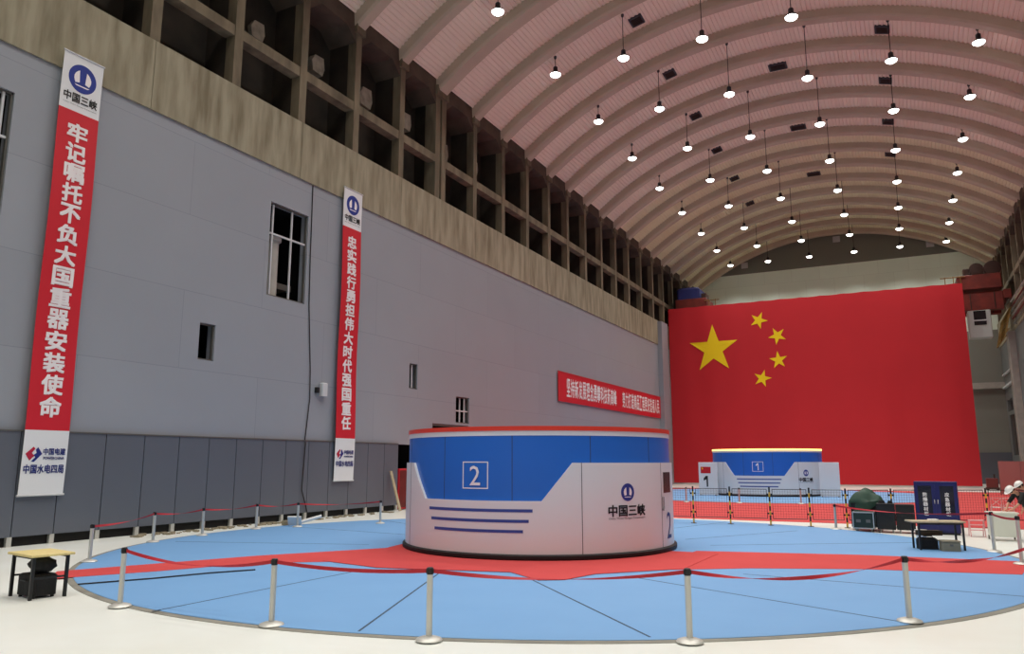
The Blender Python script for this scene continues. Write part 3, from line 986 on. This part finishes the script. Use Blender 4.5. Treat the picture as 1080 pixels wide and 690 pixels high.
def stanchion(x, y, h, label, to=None, sag=.08, turns=0, group='silver belt stanchions', z=None):
    z = floor_z(x, y) if z is None else z
    e = empty('belt_stanchion', (x, y, z), label=label, cat='stanchion', group=group)
    MB().lathe([(.175, 0), (.18, .012), (.165, .03), (.10, .052), (.05, .06)], n=28).build('base', 'steel', e, smooth=40)
    MB().lathe([(.042, .055), (.042, h - .09), (.036, h - .088)], n=16).build('pole', 'steel', e, smooth=40)
    mb = MB().lathe([(.044, h - .092), (.044, h - .006), (.036, h)], n=16)
    for a in range(4):
        mb.obox((.045 * math.cos(R(90 * a + 20)), .045 * math.sin(R(90 * a + 20)), h - .05), (.014, .03, .06), R(90 * a + 20))
    mb.build('head', 'black_metal', e, smooth=40)
    if to:
        a = Vector((0, 0, h - .05)); b = Vector((to[0] - x, to[1] - y, to[2] - z))
        dr = (b - a).normalized() * .05
        mb = MB(); ribbon(mb, a + dr, b - dr, sag, turns)
        mb.build('belt', 'belt_red', e)
    return e
front = [(-11.7, 8.89), (-8.42, 8.9), (-5.87, 9.13), (-2.76, 10.59), (-.19, 13.31)]
HT = .935
def hd(p, h=HT):
    return (p[0], p[1], floor_z(*p) + h - .05)
fl = ['leftmost', 'second from left', 'middle', 'second from right', 'rightmost']
nxt = front[1:] + [(2.39, 18.84)]
for i, p in enumerate(front):
    stanchion(*p, HT, 'silver stanchion with red belt, %s of the five along the front edge' % fl[i], hd(nxt[i]), (.14, .05, .1, .17, .2)[i], (1, 0, 1, 2, 3)[i])
stanchion(2.39, 18.84, HT, 'silver stanchion just outside the right edge, end of the front belt line')
back = [(-17.4, 12.31), (-19.95, 16.07), (-20.3, 18.17), (-20.57, 20.75), (-19.91, 22.1), (-18.2, 24.75)]
bl = ['nearest, beside the plywood table', 'second from the plywood table', 'third from the plywood table', 'fourth from the plywood table', 'fifth from the plywood table, behind the white scrap', 'last, beside the leaning plank']
for i, p in enumerate(back):
    stanchion(*p, .86, 'silver stanchion before the dado, ' + bl[i], (back[i + 1][0], back[i + 1][1], floor_z(*back[i + 1]) + .81) if i < 5 else None, .06, 1)
stanchion(-2.49, 29.93, .86, 'silver stanchion left of the dark flight cases', (1.79, 24.42, 1.0), .12, 1)
stanchion(1.79, 24.42, 1.03, 'silver stanchion before the left edge of the white podium', (2.1, 21.64, 1.04), .04, 0)
stanchion(2.1, 21.64, 1.08, 'tall silver stanchion at the right edge of the photo before the podium', z=.0332)
for (x, y, w) in ((-11.86, 45.91, 'left'), (-8.89, 46.25, 'middle'), (-5.62, 46.79, 'right')):
    stanchion(x, y, .86, 'small far stanchion on the carpet before the booth numbered 1, %s of three' % w, z=.0125)

# ------------------------------------------------------------------ mesh barrier behind the booth numbered 2
posts = [(-9.0, 30.2), (-7.58, 30.35), (-6.23, 30.55), (-4.78, 30.6), (-3.41, 30.8), (-2.19, 30.98), (-.72, 31.75), (.8, 32.5), (2.34, 33.26), (3.85, 34.0)]
H = 1.36
PN = ['half behind the booth', 'nearest right of the booth', 'second right of the booth', 'third right of the booth', 'fourth right of the booth', 'behind the stanchion by the cases', 'behind the flight cases', 'behind the blue cabinet', 'right of the blue cabinet', 'beyond the photo edge']
for i, (x, y) in enumerate(posts):
    zz = .0125 if y > 33 else (.0265 if math.hypot(x - DC[0], y - DC[1]) < 11.6 else .015 if math.hypot(x - DC[0], y - DC[1]) < 12.0 else 0)
    e = empty('barrier_post', (x, y, zz), label='yellow and black barrier post, ' + PN[i], cat='post', group='posts of the mesh barrier')
    MB().lathe([(.11, 0), (.11, .012), (.03, .02)], n=16).build('base', 'black_metal', e)
    for k in range(8):
        mb = MB().lathe([(.031, .02 + k * .168), (.031, .02 + (k + 1) * .168)], n=12)
        mb.build('stripe', 'barrier_yellow' if k % 2 == 0 else 'black_metal', e)
    MB().lathe([(.034, 1.362), (.034, 1.378), (.02, 1.39)], n=12).build('cap', 'black_metal', e)
for i, (a, b) in enumerate(zip(posts, posts[1:])):
    ax = Vector((b[0] - a[0], b[1] - a[1]))
    L = ax.length
    e = empty('mesh_barrier', (a[0], a[1], 0), math.atan2(ax.y, ax.x), label='black framed wire mesh barrier panel, %s' % ['starting behind the booth', 'nearest right of the booth', 'second right of the booth', 'third right of the booth', 'fourth right of the booth', 'behind the left flight case', 'behind the blue cabinet, left', 'right of the blue cabinet', 'behind the white podium'][i], cat='barrier', group='panels of the mesh barrier')
    x0, x1, z0, z1 = .1, L - .1, .27, 1.33
    MB().tube([(x0, 0, z0), (x1, 0, z0), (x1, 0, z1), (x0, 0, z1)], .02, 6, closed=True).build('frame', 'black_metal', e)
    mb = MB()
    n = int((x1 - x0) / .09)
    for k in range(1, n):
        x = x0 + (x1 - x0) * k / n
        mb.box(x - .0025, x + .0025, -.002, .002, z0, z1)
    for k in range(1, 12):
        z = z0 + (z1 - z0) * k / 12
        mb.box(x0, x1, -.002, .002, z - .0025, z + .0025)
    mb.build('wire_mesh', 'mesh_wire', e)
    for zc in (.45, 1.15):
        for (u0, u1) in ((.038, x0 + .01), (x1 - .01, L - .038)):
            MB().box(u0, u1, -.012, .012, zc - .03, zc + .03).build('clamp', 'black_metal', e)

# ------------------------------------------------------------------ left table and what stands under it
e = empty('plywood_table', (-13.98, 8.95, 0), R(-10), label='small plywood-topped table with black steel legs at the lower left', cat='table')
MB().cbox(-.5, .5, -.36, .36, .72, .76, .008).build('tabletop', 'wood_pale', e)
for sx in (-1, 1):
    for sy in (-1, 1):
        MB().box(sx * .40 - .025, sx * .40 + .025, sy * .28 - .025, sy * .28 + .025, 0, .72).build('leg', 'black_metal', e)
    MB().box(sx * .40 - .015, sx * .40 + .015, -.26, .26, .34, .37).build('stretcher', 'black_metal', e)
for sy in (-1, 1):
    MB().box(-.38, .38, sy * .28 - .015, sy * .28 + .015, .68, .72).build('apron', 'black_metal', e)
e = empty('equipment_case', (-13.98, 8.93, 0), R(-6), label='black equipment case on small feet under the plywood table', cat='case')
MB().cbox(-.29, .29, -.2, .2, .04, .4, .03).build('case_body', 'bag_black', e)
for sx in (-.24, .24):
    for sy in (-.15, .15):
        MB().lathe([(.03, 0), (.03, .04)], c=(sx, sy, 0), n=10).build('foot', 'black_rubber', e)
MB().tube([(-.1, -.21, .3), (-.1, -.25, .3), (.1, -.25, .3), (.1, -.21, .3)], .012, 6).build('handle', 'black_metal', e)
mb = MB()
vs, fs = [], []
nu, nv = 18, 9
for j in range(nv + 1):
    t = math.pi * j / nv
    for k in range(nu):
        a = 2 * math.pi * k / nu
        p = Vector((math.sin(t) * math.cos(a), math.sin(t) * math.sin(a), -math.cos(t)))
        d = 1 + .22 * noise.noise(p * 2.3 + Vector((3, 1, 7)))
        vs.append((.25 * p.x * d, .17 * p.y * d, .14 + .14 * max(p.z * d, -1)))
for j in range(nv):
    for k in range(nu):
        fs.append((j * nu + k, j * nu + (k + 1) % nu, (j + 1) * nu + (k + 1) % nu, (j + 1) * nu + k))
mb.add(vs, fs)
e = empty('black_bag', (-13.93, 8.95, .402), R(20), label='slumped black bag on the equipment case under the plywood table', cat='bag')
mb.build('bag_body', 'bag_black', e, smooth=60)
MB().tube([(-.14, 0, .22), (-.1, .02, .29), (0, .03, .305), (.1, .02, .29), (.15, 0, .22)], .012, 6).build('strap', 'black_metal', e)

# ------------------------------------------------------------------ right side: table, boxes, cabinet, cases
e = empty('folding_table', (.51, 24.36, .0265), R(19), label='narrow pale table with black legs on the right edge of the blue mat', cat='table')
MB().cbox(-.72, .62, -.3, .3, .71, .75, .006).build('tabletop', 'plywood', e)
for (sx, sy) in ((-.55, -.25), (.55, -.25), (-.55, .25), (.55, .25)):
    MB().box(sx - .022, sx + .022, sy - .022, sy + .022, 0, .71).build('leg', 'black_metal', e)
for sy in (-.25, .25):
    MB().box(-.53, .53, sy - .012, sy + .012, .66, .71).build('apron', 'black_metal', e)
e = empty('paper_stack', (.42, 24.3, .777), R(10), label='small white stack of paper on the narrow pale table', cat='paper')
MB().box(-.11, .11, -.15, .15, 0, .03).build('sheets', 'white_plastic', e)
MB().obox((.01, 0, .036), (.2, .28, .01), R(7)).build('top_sheet', 'hat_white', e)
e = empty('storage_box', (.76, 24.08, .0265), R(14), label='beige box with lid in front under the narrow pale table', cat='box')
MB().cbox(-.22, .22, -.16, .16, 0, .23, .015).build('box_body', 'box_beige', e)
MB().cbox(-.23, .23, -.17, .17, .23, .27, .01).build('lid', 'box_beige', e)
MB().box(-.04, .04, -.175, -.16, .14, .18).build('latch', 'steel_dark', e)
e = empty('tool_bag', (.27, 24.36, .0265), R(19), label='black tool bag under the narrow pale table, beside the beige box', cat='bag')
MB().cbox(-.27, .2, -.18, .18, 0, .3, .05).build('bag_body', 'bag_black', e)
MB().tube([(-.15, -.05, .29), (-.14, -.05, .34), (.08, -.05, .34), (.1, -.05, .29)], .014, 6).build('handle', 'black_metal', e)
e = empty('brown_carton', (.3, 24.5, .372), R(24), label='open brown carton on the black tool bag under the table', cat='box')
o = MB().cbox(-.3, .32, -.1, .14, 0, .13, .01).build('carton', 'box_brown', e)
MB().obox((0, -.14, .12), (.6, .1, .01), 0, R(-20)).build('flap', 'box_brown', e)
e = empty('white_bucket', (.12, 26.2, .0265), label='white bucket on the floor left of the narrow pale table legs', cat='bucket')
MB().lathe([(.12, 0), (.15, .33), (.165, .335), (.165, .36), (.14, .36), (.11, .02)], n=22, cap=True).build('bucket_body', 'white_plastic', e, smooth=40)
MB().tube([(-.16, 0, .34), (-.12, -.12, .30), (0, -.18, .27), (.12, -.12, .30), (.16, 0, .34)], .006, 6).build('handle', 'steel', e)

e = empty('blue_cabinet', (.68, 29.75, .0), R(-4), label='dark blue double-door steel cabinet with white lettering behind the narrow table', cat='cabinet')
MB().cbox(-.63, .63, -.2, .2, .06, 1.7, .012).build('cabinet_body', 'cabinet_blue', e)
MB().box(-.6, .6, -.18, .18, 0, .06).build('plinth', 'black_metal', e)
xf = lambda u, v, d: (u, -.2 - d, v)
for s, t in ((-1, '防爆器材柜'), (1, '应急器材柜')):
    mb = MB(xf); x0, x1 = (s * .02, s * .61); x0, x1 = min(x0, x1), max(x0, x1)
    mb.box(x0, x1, .1, 1.66, .0, .018); dd = mb.build('door', 'cabinet_blue', e)
    mb = MB(xf); mb.box(min(s * .12, s * .52), max(s * .12, s * .52), .66, 1.56, .018, .022); mb.build('pane', 'cabinet_glass', dd)
    for i, ch in enumerate(t):
        mb = MB(xf); put_text(mb, ch, s * .32, 1.28 - .155 * i, .026, height=.125, bold=.03); mb.build('lettering', 'lettering_white', dd)
    mb = MB(xf); mb.box(s * .05 - .014, s * .05 + .014, .98, 1.12, .018, .05); mb.build('handle', 'chrome', dd)
def flight_case(x, y, w, d, h, m, label, rz=0, silver=False):
    e = empty('flight_case', (x, y, 0), rz, label=label, cat='case', group='dark flight cases by the barrier')
    MB().cbox(-w / 2, w / 2, -d / 2, d / 2, .11, h, .012).build('case_body', m, e)
    mb = MB()
    r = .016
    for sx in (-w / 2, w / 2):
        for sy in (-d / 2, d / 2):
            mb.box(sx - r, sx + r, sy - r, sy + r, .11, h)
    for zz in (.11 + r, h - r):
        for sy in (-d / 2, d / 2):
            mb.box(-w / 2, w / 2, sy - r, sy + r, zz - r, zz + r)
        for sx in (-w / 2, w / 2):
            mb.box(sx - r, sx + r, -d / 2, d / 2, zz - r, zz + r)
    mb.build('edge_trim', 'alu' if silver else 'black_metal', e)
    for k in (-1, 1):
        xf = lambda u, v, dd: (u, -d / 2 - dd, v)
        mb = MB(xf); mb.box(k * w * .24 - .07, k * w * .24 + .07, h * .55 - .05, h * .55 + .05, 0, .012); mb.build('latch', 'steel_dark' if silver else 'black_metal', e)
    for sx in (-w / 2 + .08, w / 2 - .08):
        for sy in (-d / 2 + .08, d / 2 - .08):
            mb = MB().lathe([(.045, -.018), (.045, .018)], c=(sx, sy, .045), n=14, axis='x')
            mb.box(sx - .025, sx + .025, sy - .03, sy + .03, .07, .11)
            mb.build('caster', 'steel', e)
    return e
flight_case(-1.56, 29.72, .64, .6, .66, 'case_green', 'small dark flight case with silver edges, left of the black cases', R(-3), True)
flight_case(-.87, 29.7, .53, .62, .95, 'case_black', 'tall black flight case next to the silver-edged case', 0)
flight_case(-.29, 29.72, .53, .62, .93, 'case_black', 'tall black flight case beside the blue cabinet', R(2))
flight_case(-1.5, 30.48, .95, .6, .92, 'case_black', 'wide black flight case under the green tarpaulin', 0)
# tarpaulin draped over the rear case
vs, fs = [], []
n, m_ = 40, 14
for j in range(m_ + 1):
    t = j / m_
    for k in range(n):
        a = 2 * math.pi * k / n
        ca, sa = math.cos(a), math.sin(a)
        q = (abs(ca) ** 4 + abs(sa) ** 4) ** -.25
        rx, ry = .52 * q * min(1, t * 1.6), .34 * q * min(1, t * 1.6)
        if t < .62:
            z = 1.42 - .40 * (t / .62) ** 1.6
        else:
            z = 1.02 - (t - .62) / .38 * (.30 + .14 * math.sin(a * 3 + 1))
        fold = .05 * math.sin(a * 7 + 2 * math.sin(a * 2)) * t + (.05 * (t - .6) if t > .6 else 0)
        z += .16 * noise.noise(Vector((ca * 2.4 * t, sa * 2.4 * t, 4))) * (1 if t < .6 else .3)
        vs.append(((rx + fold) * ca, (ry + fold) * sa, z - .7))
for j in range(m_):
    for k in range(n):
        fs.append((j * n + k, j * n + (k + 1) % n, (j + 1) * n + (k + 1) % n, (j + 1) * n + k))
o = MB().add(vs, fs).build('tarpaulin', 'tarp_green', smooth=60)
o.location = (-1.5, 30.48, .7)
tag(o, 'crumpled dark green tarpaulin draped over the rear flight case', 'tarpaulin')
for i, (x, y, s, lab) in enumerate(((-.98, 29.75, .1, 'left'), (-.72, 29.7, .075, 'right'))):
    e = empty('cable_coil', (x, y, .952), label='black cable coil on top of the tall black flight case, %s of two' % lab, cat='cable')
    for k in range(3):
        MB().tube([(s * math.cos(R(20 * q)) * (1 - .1 * k), s * math.sin(R(20 * q)) * (1 - .1 * k), .02 + .03 * k) for q in range(18)], .016, 6, closed=True).build('loop', 'cable_black', e)

e = empty('white_podium', (2.37, 28.33, .0), R(6), label='white podium table with a solid front at the right edge', cat='podium')
MB().cbox(-.40, .38, -.37, .37, .80, .84, .01).build('tabletop', 'podium_white', e)
MB().box(-.36, .34, -.33, -.30, .12, .80).build('front_panel', 'podium_white', e)
for s in (-.36, .31):
    MB().box(s, s + .03, -.30, .33, .12, .80).build('side_panel', 'podium_white', e)
for sx in (-.35, .33):
    for sy in (-.3, .3):
        MB().box(sx - .02, sx + .02, sy - .02, sy + .02, 0, .12).build('foot', 'steel_dark', e)
e = empty('step_stool', (1.72, 29.3, 0), R(5), label='pale pink metal step stool right of the blue cabinet', cat='stool')
for s in (-.2, .2):
    MB().tube([(s, -.22, .012), (s, -.1, .5)], .016, 6).build('front_leg', 'stool_pink', e)
    MB().tube([(s, .2, .012), (s, -.02, .5)], .016, 6).build('rear_leg', 'stool_pink', e)
for (y, z) in ((-.17, .2), (-.13, .36)):
    MB().cbox(-.2, .2, y - .07, y + .07, z, z + .025, .005).build('tread', 'stool_pink', e)
MB().cbox(-.22, .22, -.16, .06, .49, .52, .006).build('seat', 'stool_pink', e)
e0 = None
for (x, lab) in ((3.08, 'left of two behind the barrier beyond the podium'), (3.52, 'right of two behind the barrier beyond the podium')):
    if e0 is None:
        e = e0 = empty('white_chair', (x, 39.0, .0125), label='white chair with cross-braced back, ' + lab, cat='chair', group='white chairs behind the barrier')
        MB().cbox(-.2, .2, -.2, .2, .42, .45, .01).build('seat', 'white_plastic', e)
        mb = MB().tube([(-.19, -.2, .45), (-.19, -.24, .84), (.19, -.24, .84), (.19, -.2, .45)], .016, 6)
        mb.tube([(-.19, -.21, .5), (.19, -.235, .82)], .012, 6)
        mb.tube([(.19, -.21, .5), (-.19, -.235, .82)], .012, 6)
        mb.build('backrest', 'white_plastic', e)
        for sx in (-.18, .18):
            for sy in (-.18, .18):
                MB().lathe([(.016, 0), (.016, .42)], c=(sx, sy, 0), n=8).build('leg', 'white_plastic', e)
    else:
        e = copy_tree(e0)
        e.location = (x, 39.0, .0125)
        e['label'] = 'white chair with cross-braced back, ' + lab

# far right: hoarding, red machine, pipes and rails along the right wall
e = empty('site_hoarding', (7.6, 66, .0125), label='pale pink site hoarding behind the people at the right edge', cat='hoarding')
for k in range(3):
    MB().box(-1.98 + k * 1.32, -.68 + k * 1.32, -.04, .04, .05, 2.36).build('sheet', 'hoarding', e)
for k in range(4):
    MB().box(-2.02 + k * 1.32, -1.96 + k * 1.32, .04, .12, 0, 2.36).build('post', 'steel_dark', e)
e = empty('red_machine', (5.9, 76, 0), label='small dark red machine on the floor right of the big flag', cat='machine')
MB().cbox(-.42, .42, -.3, .3, .25, 1.0, .04).build('machine_body', 'red_machine', e)
MB().box(-.48, .48, -.34, .34, .1, .25).build('skid', 'crane_dark', e)
for sx in (-.36, .36):
    for sy in (-.28, .28):
        MB().lathe([(.1, -.04), (.1, .04)], c=(sx, sy, .1), n=14, axis='y').build('wheel', 'black_rubber', e)
MB().lathe([(.07, 1.0), (.07, 1.3), (.1, 1.32)], c=(.2, 0, 0), n=12).build('exhaust', 'crane_dark', e)

# overhead crane on the crane beams
e = empty('overhead_crane', ((XL + XR) / 2, 84.6, 17.0), label='red overhead crane spanning the hall behind the big flag', cat='crane')
ox = (XL + XR) / 2
def cbx(nm, m, x0, x1, y0, y1, z0, z1, c=.05):
    return MB().cbox(x0 - ox, x1 - ox, y0 - 84.6, y1 - 84.6, z0 - 17, z1 - 17, c).build(nm, m, e)
for y in (83.6, 86.2):
    g = cbx('girder', 'crane_red', XL + .75, XR - .75, y - .45, y + .45, 16.35, 18.05)
    mb = MB()
    for k in range(16):
        x = XL + 1.6 + k * 1.95
        mb.box(x - ox - .04, x - ox + .04, y - 84.6 - .52, y - 84.6 - .44, -.6, 1.0)
    mb.build('stiffeners', 'crane_dark', g)
for x in (XL + .42, XR - .42):
    cbx('end_carriage', 'crane_red', x - .33, x + .33, 82.9, 87.0, 17.3, 18.1)
    for y in (83.4, 86.5):
        MB().lathe([(.3, -.1), (.3, .1)], c=(x - ox, y - 84.6, .33), n=18, axis='x').build('wheel', 'crane_dark', e)
    MB().box(x - .06 - ox, x + .06 - ox, -2.5, 2.9, -.06, .03).build('rail_piece', 'steel_dark', e)
cbx('walkway', 'crane_red', 5.0, XR - .8, 82.9, 83.9, 18.35, 18.5, .02)
cbx('trolley', 'crane_red', 5.3, XR - .75, 83.1, 86.6, 18.5, 19.75)
for (x, r) in ((7.0, .62), (8.3, .72)):
    MB().lathe([(r * .7, -1.2), (r, -1.15), (r, -.95), (r * .8, -.9), (r * .8, .9), (r, .95), (r, 1.15)], c=(x - ox, 0, 3.3), n=22, axis='y').build('winch_drum', 'crane_dark', e, smooth=40)
cbx('motor', 'crane_dark', 5.9, 6.4, 83.6, 84.6, 19.75, 20.5)
cbx('trolley', 'crane_red', XL + .8, XL + 4.2, 83.1, 86.6, 18.1, 20.0)
cbx('machine_house', 'machine_blue', XL + .9, XL + 3.4, 83.3, 86.2, 20.0, 21.35, .2)
cbx('motor', 'crane_dark', XL + 3.55, XL + 4.1, 83.6, 85.0, 20.0, 20.6)
mb = MB()
for x in (4.3, 5.0, 5.6, XL + 4.5, XL + 5.2):
    mb.tube([(x - ox, -1.6, 1.05), (x - ox, -1.6, 2.7)], .04, 6)
mb.tube([(3.9 - ox, -1.6, 2.62), (6.0 - ox, -1.6, 2.62)], .05, 6)
mb.tube([(XL + 4.0 - ox, -1.6, 2.62), (XL + 5.6 - ox, -1.6, 2.62)], .05, 6)
mb.build('railing', 'yellow_steel', e)
cab_ = cbx('cab', 'crane_cab', 5.9, 7.75, 83.0, 84.6, 13.75, 16.3)
MB().box(6.35 - ox, 7.35 - ox, -1.63, -1.58, -2.1, -.75).build('cab_window', 'window_dark', cab_)
MB().box(6.3 - ox, 7.4 - ox, -1.66, -1.6, -1.72, -1.6).build('cab_bar', 'frame_white', cab_)
MB().box(6.1 - ox, 6.3 - ox, -1.0, -.6, -.75, -.6).build('cab_hanger', 'crane_dark', e)
e = empty('pipe_rack', (XR - .32, 74, 14.6), label='bundle of long pipes fixed along the crane beam on the right', cat='pipes')
for k in range(6):
    MB().tube([(.02 - .05 * (k % 2), -14, .1 + .4 * k), (.02 - .05 * (k % 2), 0, .1 + .4 * k + rnd.uniform(-.05, .05)), (.02 - .05 * (k % 2), 8, .1 + .4 * k)], .07, 8).build('pipe', ['steel_dark', 'red_machine', 'duct_grey'][k % 3], e)
for y in (-13, -6, 1, 7.5):
    MB().box(.1, .2, y - .06, y + .06, -.1, 2.4).build('bracket', 'steel_dark', e)
e = empty('yellow_ladder', (9.0, 86.5, 13.4), label='yellow steel access rails below the crane at the right wall', cat='ladder')
for k in range(5):
    MB().tube([(.15 * (k % 2) - .3 + .12 * k, -4, .3 + k * .62), (.1 * (k % 2) - .3 + .12 * k, 4.0, .2 + k * .6)], .05, 6).build('rail', 'yellow_steel', e)
for k in range(9):
    MB().tube([(-.35, -4 + k, .2), (.3, -4 + k, 2.9)], .04, 6).build('rung', 'yellow_steel', e)

# ------------------------------------------------------------------ people at the right edge
def skin_body(name, verts, edges, radii, m, parent, root=0, sub=2):
    me = bpy.data.meshes.new(name)
    me.from_pydata(verts, edges, [])
    o = bpy.data.objects.new(name, me)
    col.objects.link(o)
    sk = o.modifiers.new('skin', 'SKIN')
    sk.use_smooth_shade = True
    lay = me.skin_vertices[0].data if me.skin_vertices else None
    for i, r in enumerate(radii):
        lay[i].radius = (r, r) if not isinstance(r, tuple) else r
        lay[i].use_root = (i == root)
    sb = o.modifiers.new('sub', 'SUBSURF')
    sb.levels = sb.render_levels = sub
    dg = bpy.context.evaluated_depsgraph_get()
    m2 = bpy.data.meshes.new_from_object(o.evaluated_get(dg))
    bpy.data.objects.remove(o)
    for p in m2.polygons: p.use_smooth = True
    m2.materials.clear()
    m2.materials.append(M[m])
    o = bpy.data.objects.new(name, m2)
    col.objects.link(o)
    o.parent = parent
    return o
def person(loc, rz, J, label, shirt, hat=True):
    """J: joints in the person's own frame (x = forward, y = left, z = up)"""
    e = empty('person', loc, rz, label=label, cat='person', group='people at the white podium')
    V, E, RD = [], [], []
    def add(p, r, par=None):
        V.append(tuple(p)); RD.append(r)
        if par is not None: E.append((par, len(V) - 1))
        return len(V) - 1
    v = {k: Vector(p) for k, p in J.items() if k not in ('look', 'sleeve')}
    pel = add(v['pelvis'], .10)
    sp = add(v['pelvis'].lerp(v['chest'], .5), .09, pel)
    ch = add(v['chest'], .10, sp)
    nk = add(v['neck'], .055, ch)
    hb = add(v['neck'].lerp(v['head'], .55), .062, nk)
    hd_ = add(v['head'], .092, hb)
    add(v['head'] + (v['head'] - v['neck']).normalized() * .07, .075, hd_)
    for s in ('L', 'R'):
        a = add(v['sho' + s], .05, ch); b = add(v['elb' + s], .042, a); c = add(v['wri' + s], .028, b)
        d = (v['han' + s] - v['wri' + s]).normalized()
        side = d.cross(Vector((0, 0, 1))).normalized()
        pm = add(v['wri' + s] + d * .05, (.034), c)
        for q, L in ((-.028, .068), (-.01, .082), (.01, .078), (.027, .06)):
            f0 = add(v['wri' + s] + d * .095 + side * q, .0105, pm)
            f1 = add(v['wri' + s] + d * (.095 + L * .55) + side * q * 1.1 - Vector((0, 0, .006)), .009, f0)
            add(v['wri' + s] + d * (.095 + L) + side * q * 1.15 - Vector((0, 0, .022)), .008, f1)
        sg = 1 if s == 'R' else -1
        t0 = add(v['wri' + s] + d * .05 - side * .045 * sg, .012, pm)
        add(v['wri' + s] + d * .095 - side * .06 * sg - Vector((0, 0, .01)), .0095, t0)
        h = add(v['hip' + s], .075, pel); k = add(v['kne' + s], .052, h); an = add(v['ank' + s], .04, k)
        add(v['ank' + s] + Vector((.13, 0, -.045)), .034, an)
    body = skin_body('body', V, E, RD, 'skin', e)
    # clothes
    V, E, RD = [], [], []
    a0 = add(v['pelvis'].lerp(v['chest'], -.12), (.18, .2)); a1 = add(v['pelvis'].lerp(v['chest'], .5), (.165, .185), a0); a2 = add(v['chest'], (.165, .19), a1)
    add(v['chest'].lerp(v['neck'], .75), .085, a2)
    for s in ('L', 'R'):
        a = add(v['sho' + s], .082, a2); b = add(v['sho' + s].lerp(v['elb' + s], .5), .07, a); c = add(v['elb' + s], .058, b)
        add(v['elb' + s].lerp(v['wri' + s], J.get('sleeve', .25)), .05, c)
    skin_body('shirt', V, E, RD, shirt, e)
    V, E, RD = [], [], []
    a0 = add(v['pelvis'] + Vector((0, 0, .0)), (.15, .17))
    add(v['pelvis'].lerp(v['chest'], .35), (.13, .15), a0)
    for s in ('L', 'R'):
        h = add(v['hip' + s] + Vector((0, 0, -.12)), .105, a0); k = add(v['kne' + s], .078, h); add(v['ank' + s] + Vector((0, 0, .03)), .062, k)
    skin_body('trousers', V, E, RD, 'trouser', e)
    for s in ('L', 'R'):
        f_ = v['ank' + s]
        MB().ellipsoid((f_.x + .07, f_.y, .055), (.15, .055, .06), z0=-.9).build('shoe', 'shoe', e, smooth=60)
    # head details, built upright and tilted with the head
    hv = v['head']
    up = ((v['head'] - v['neck']).normalized() + Vector((0, 0, .9))).normalized()
    fwd = Vector(J['look']).normalized()
    fwd = (fwd - up * fwd.dot(up)).normalized()
    lf = up.cross(fwd)
    hx = lambda a, b, c: tuple(hv + fwd * a + lf * b + up * c)
    mb = MB(hx); mb.ellipsoid((.105, 0, -.005), (.022, .015, .026), 10, 8); mb.build('nose', 'skin', e, smooth=60)
    for s in (-1, 1):
        mb = MB(hx); mb.ellipsoid((.092, .034 * s, .02), (.014, .016, .009), 10, 8); mb.build('eye', 'hair', e, smooth=60)
        mb = MB(hx); mb.ellipsoid((.0, .098 * s, .0), (.026, .014, .034), 10, 8); mb.build('ear', 'skin', e, smooth=60)
    mb = MB(hx); mb.ellipsoid((.09, 0, -.055), (.012, .024, .006), 10, 8); mb.build('mouth', 'lip', e, smooth=60)
    mb = MB(hx); mb.ellipsoid((-.018, 0, .035), (.105, .104, .105), 18, 12, -.5); mb.build('hair', 'hair', e, smooth=60)
    # hard hat: dome, brim, ridge
    mb = MB(hx)
    mb.ellipsoid((0, 0, .06), (.142, .128, .118), 24, 14, 0.0)
    hat_ = mb.build('hard_hat', 'hat_white', e, smooth=50)
    mb = MB(hx); mb.ellipsoid((.035, 0, .063), (.17, .138, .012), 24, 8); mb.build('brim', 'hat_white', hat_, smooth=50)
    mb = MB(hx); mb.tube([(.135 * math.cos(R(t)), 0, .06 + .122 * math.sin(R(t))) for t in range(15, 170, 15)], .012, 8); mb.build('ridge', 'hat_white', hat_, smooth=50)
    return e
# the nearer person bends over the podium, one hand on its top
person((3.23, 28.98, 0), R(215), {
    'pelvis': (0, 0, .95), 'chest': (.28, 0, 1.30), 'neck': (.48, 0, 1.42), 'head': (.66, 0, 1.45),
    'shoL': (.40, .17, 1.35), 'shoR': (.40, -.17, 1.35), 'elbL': (.62, .24, 1.10), 'elbR': (.55, -.27, 1.10),
    'wriL': (.82, .16, .90), 'wriR': (.78, -.12, .905), 'hanL': (.92, .12, .88), 'hanR': (.88, -.08, .885),
    'hipL': (0, .10, .90), 'hipR': (0, -.10, .90), 'kneL': (.05, .12, .48), 'kneR': (.02, -.12, .48), 'ankL': (-.02, .12, .085), 'ankR': (-.05, -.12, .085),
    'look': (.6, 0, -.8), 'sleeve': .1}, 'person in white hard hat and black shirt bending over the white podium', 'cloth_black')
person((3.55, 29.75, 0), R(195), {
    'pelvis': (0, 0, .95), 'chest': (.22, 0, 1.34), 'neck': (.36, 0, 1.49), 'head': (.52, 0, 1.57),
    'shoL': (.29, .18, 1.40), 'shoR': (.29, -.18, 1.40), 'elbL': (.33, .25, 1.13), 'elbR': (.33, -.25, 1.13),
    'wriL': (.42, .23, .88), 'wriR': (.42, -.23, .88), 'hanL': (.46, .22, .79), 'hanR': (.46, -.22, .79),
    'hipL': (0, .10, .90), 'hipR': (0, -.10, .90), 'kneL': (.05, .12, .48), 'kneR': (.02, -.12, .48), 'ankL': (-.02, .12, .085), 'ankR': (-.05, -.12, .085),
    'look': (.8, .1, -.5), 'sleeve': .9}, 'person in white hard hat and grey-green jacket standing behind the bending person', 'cloth_grey')
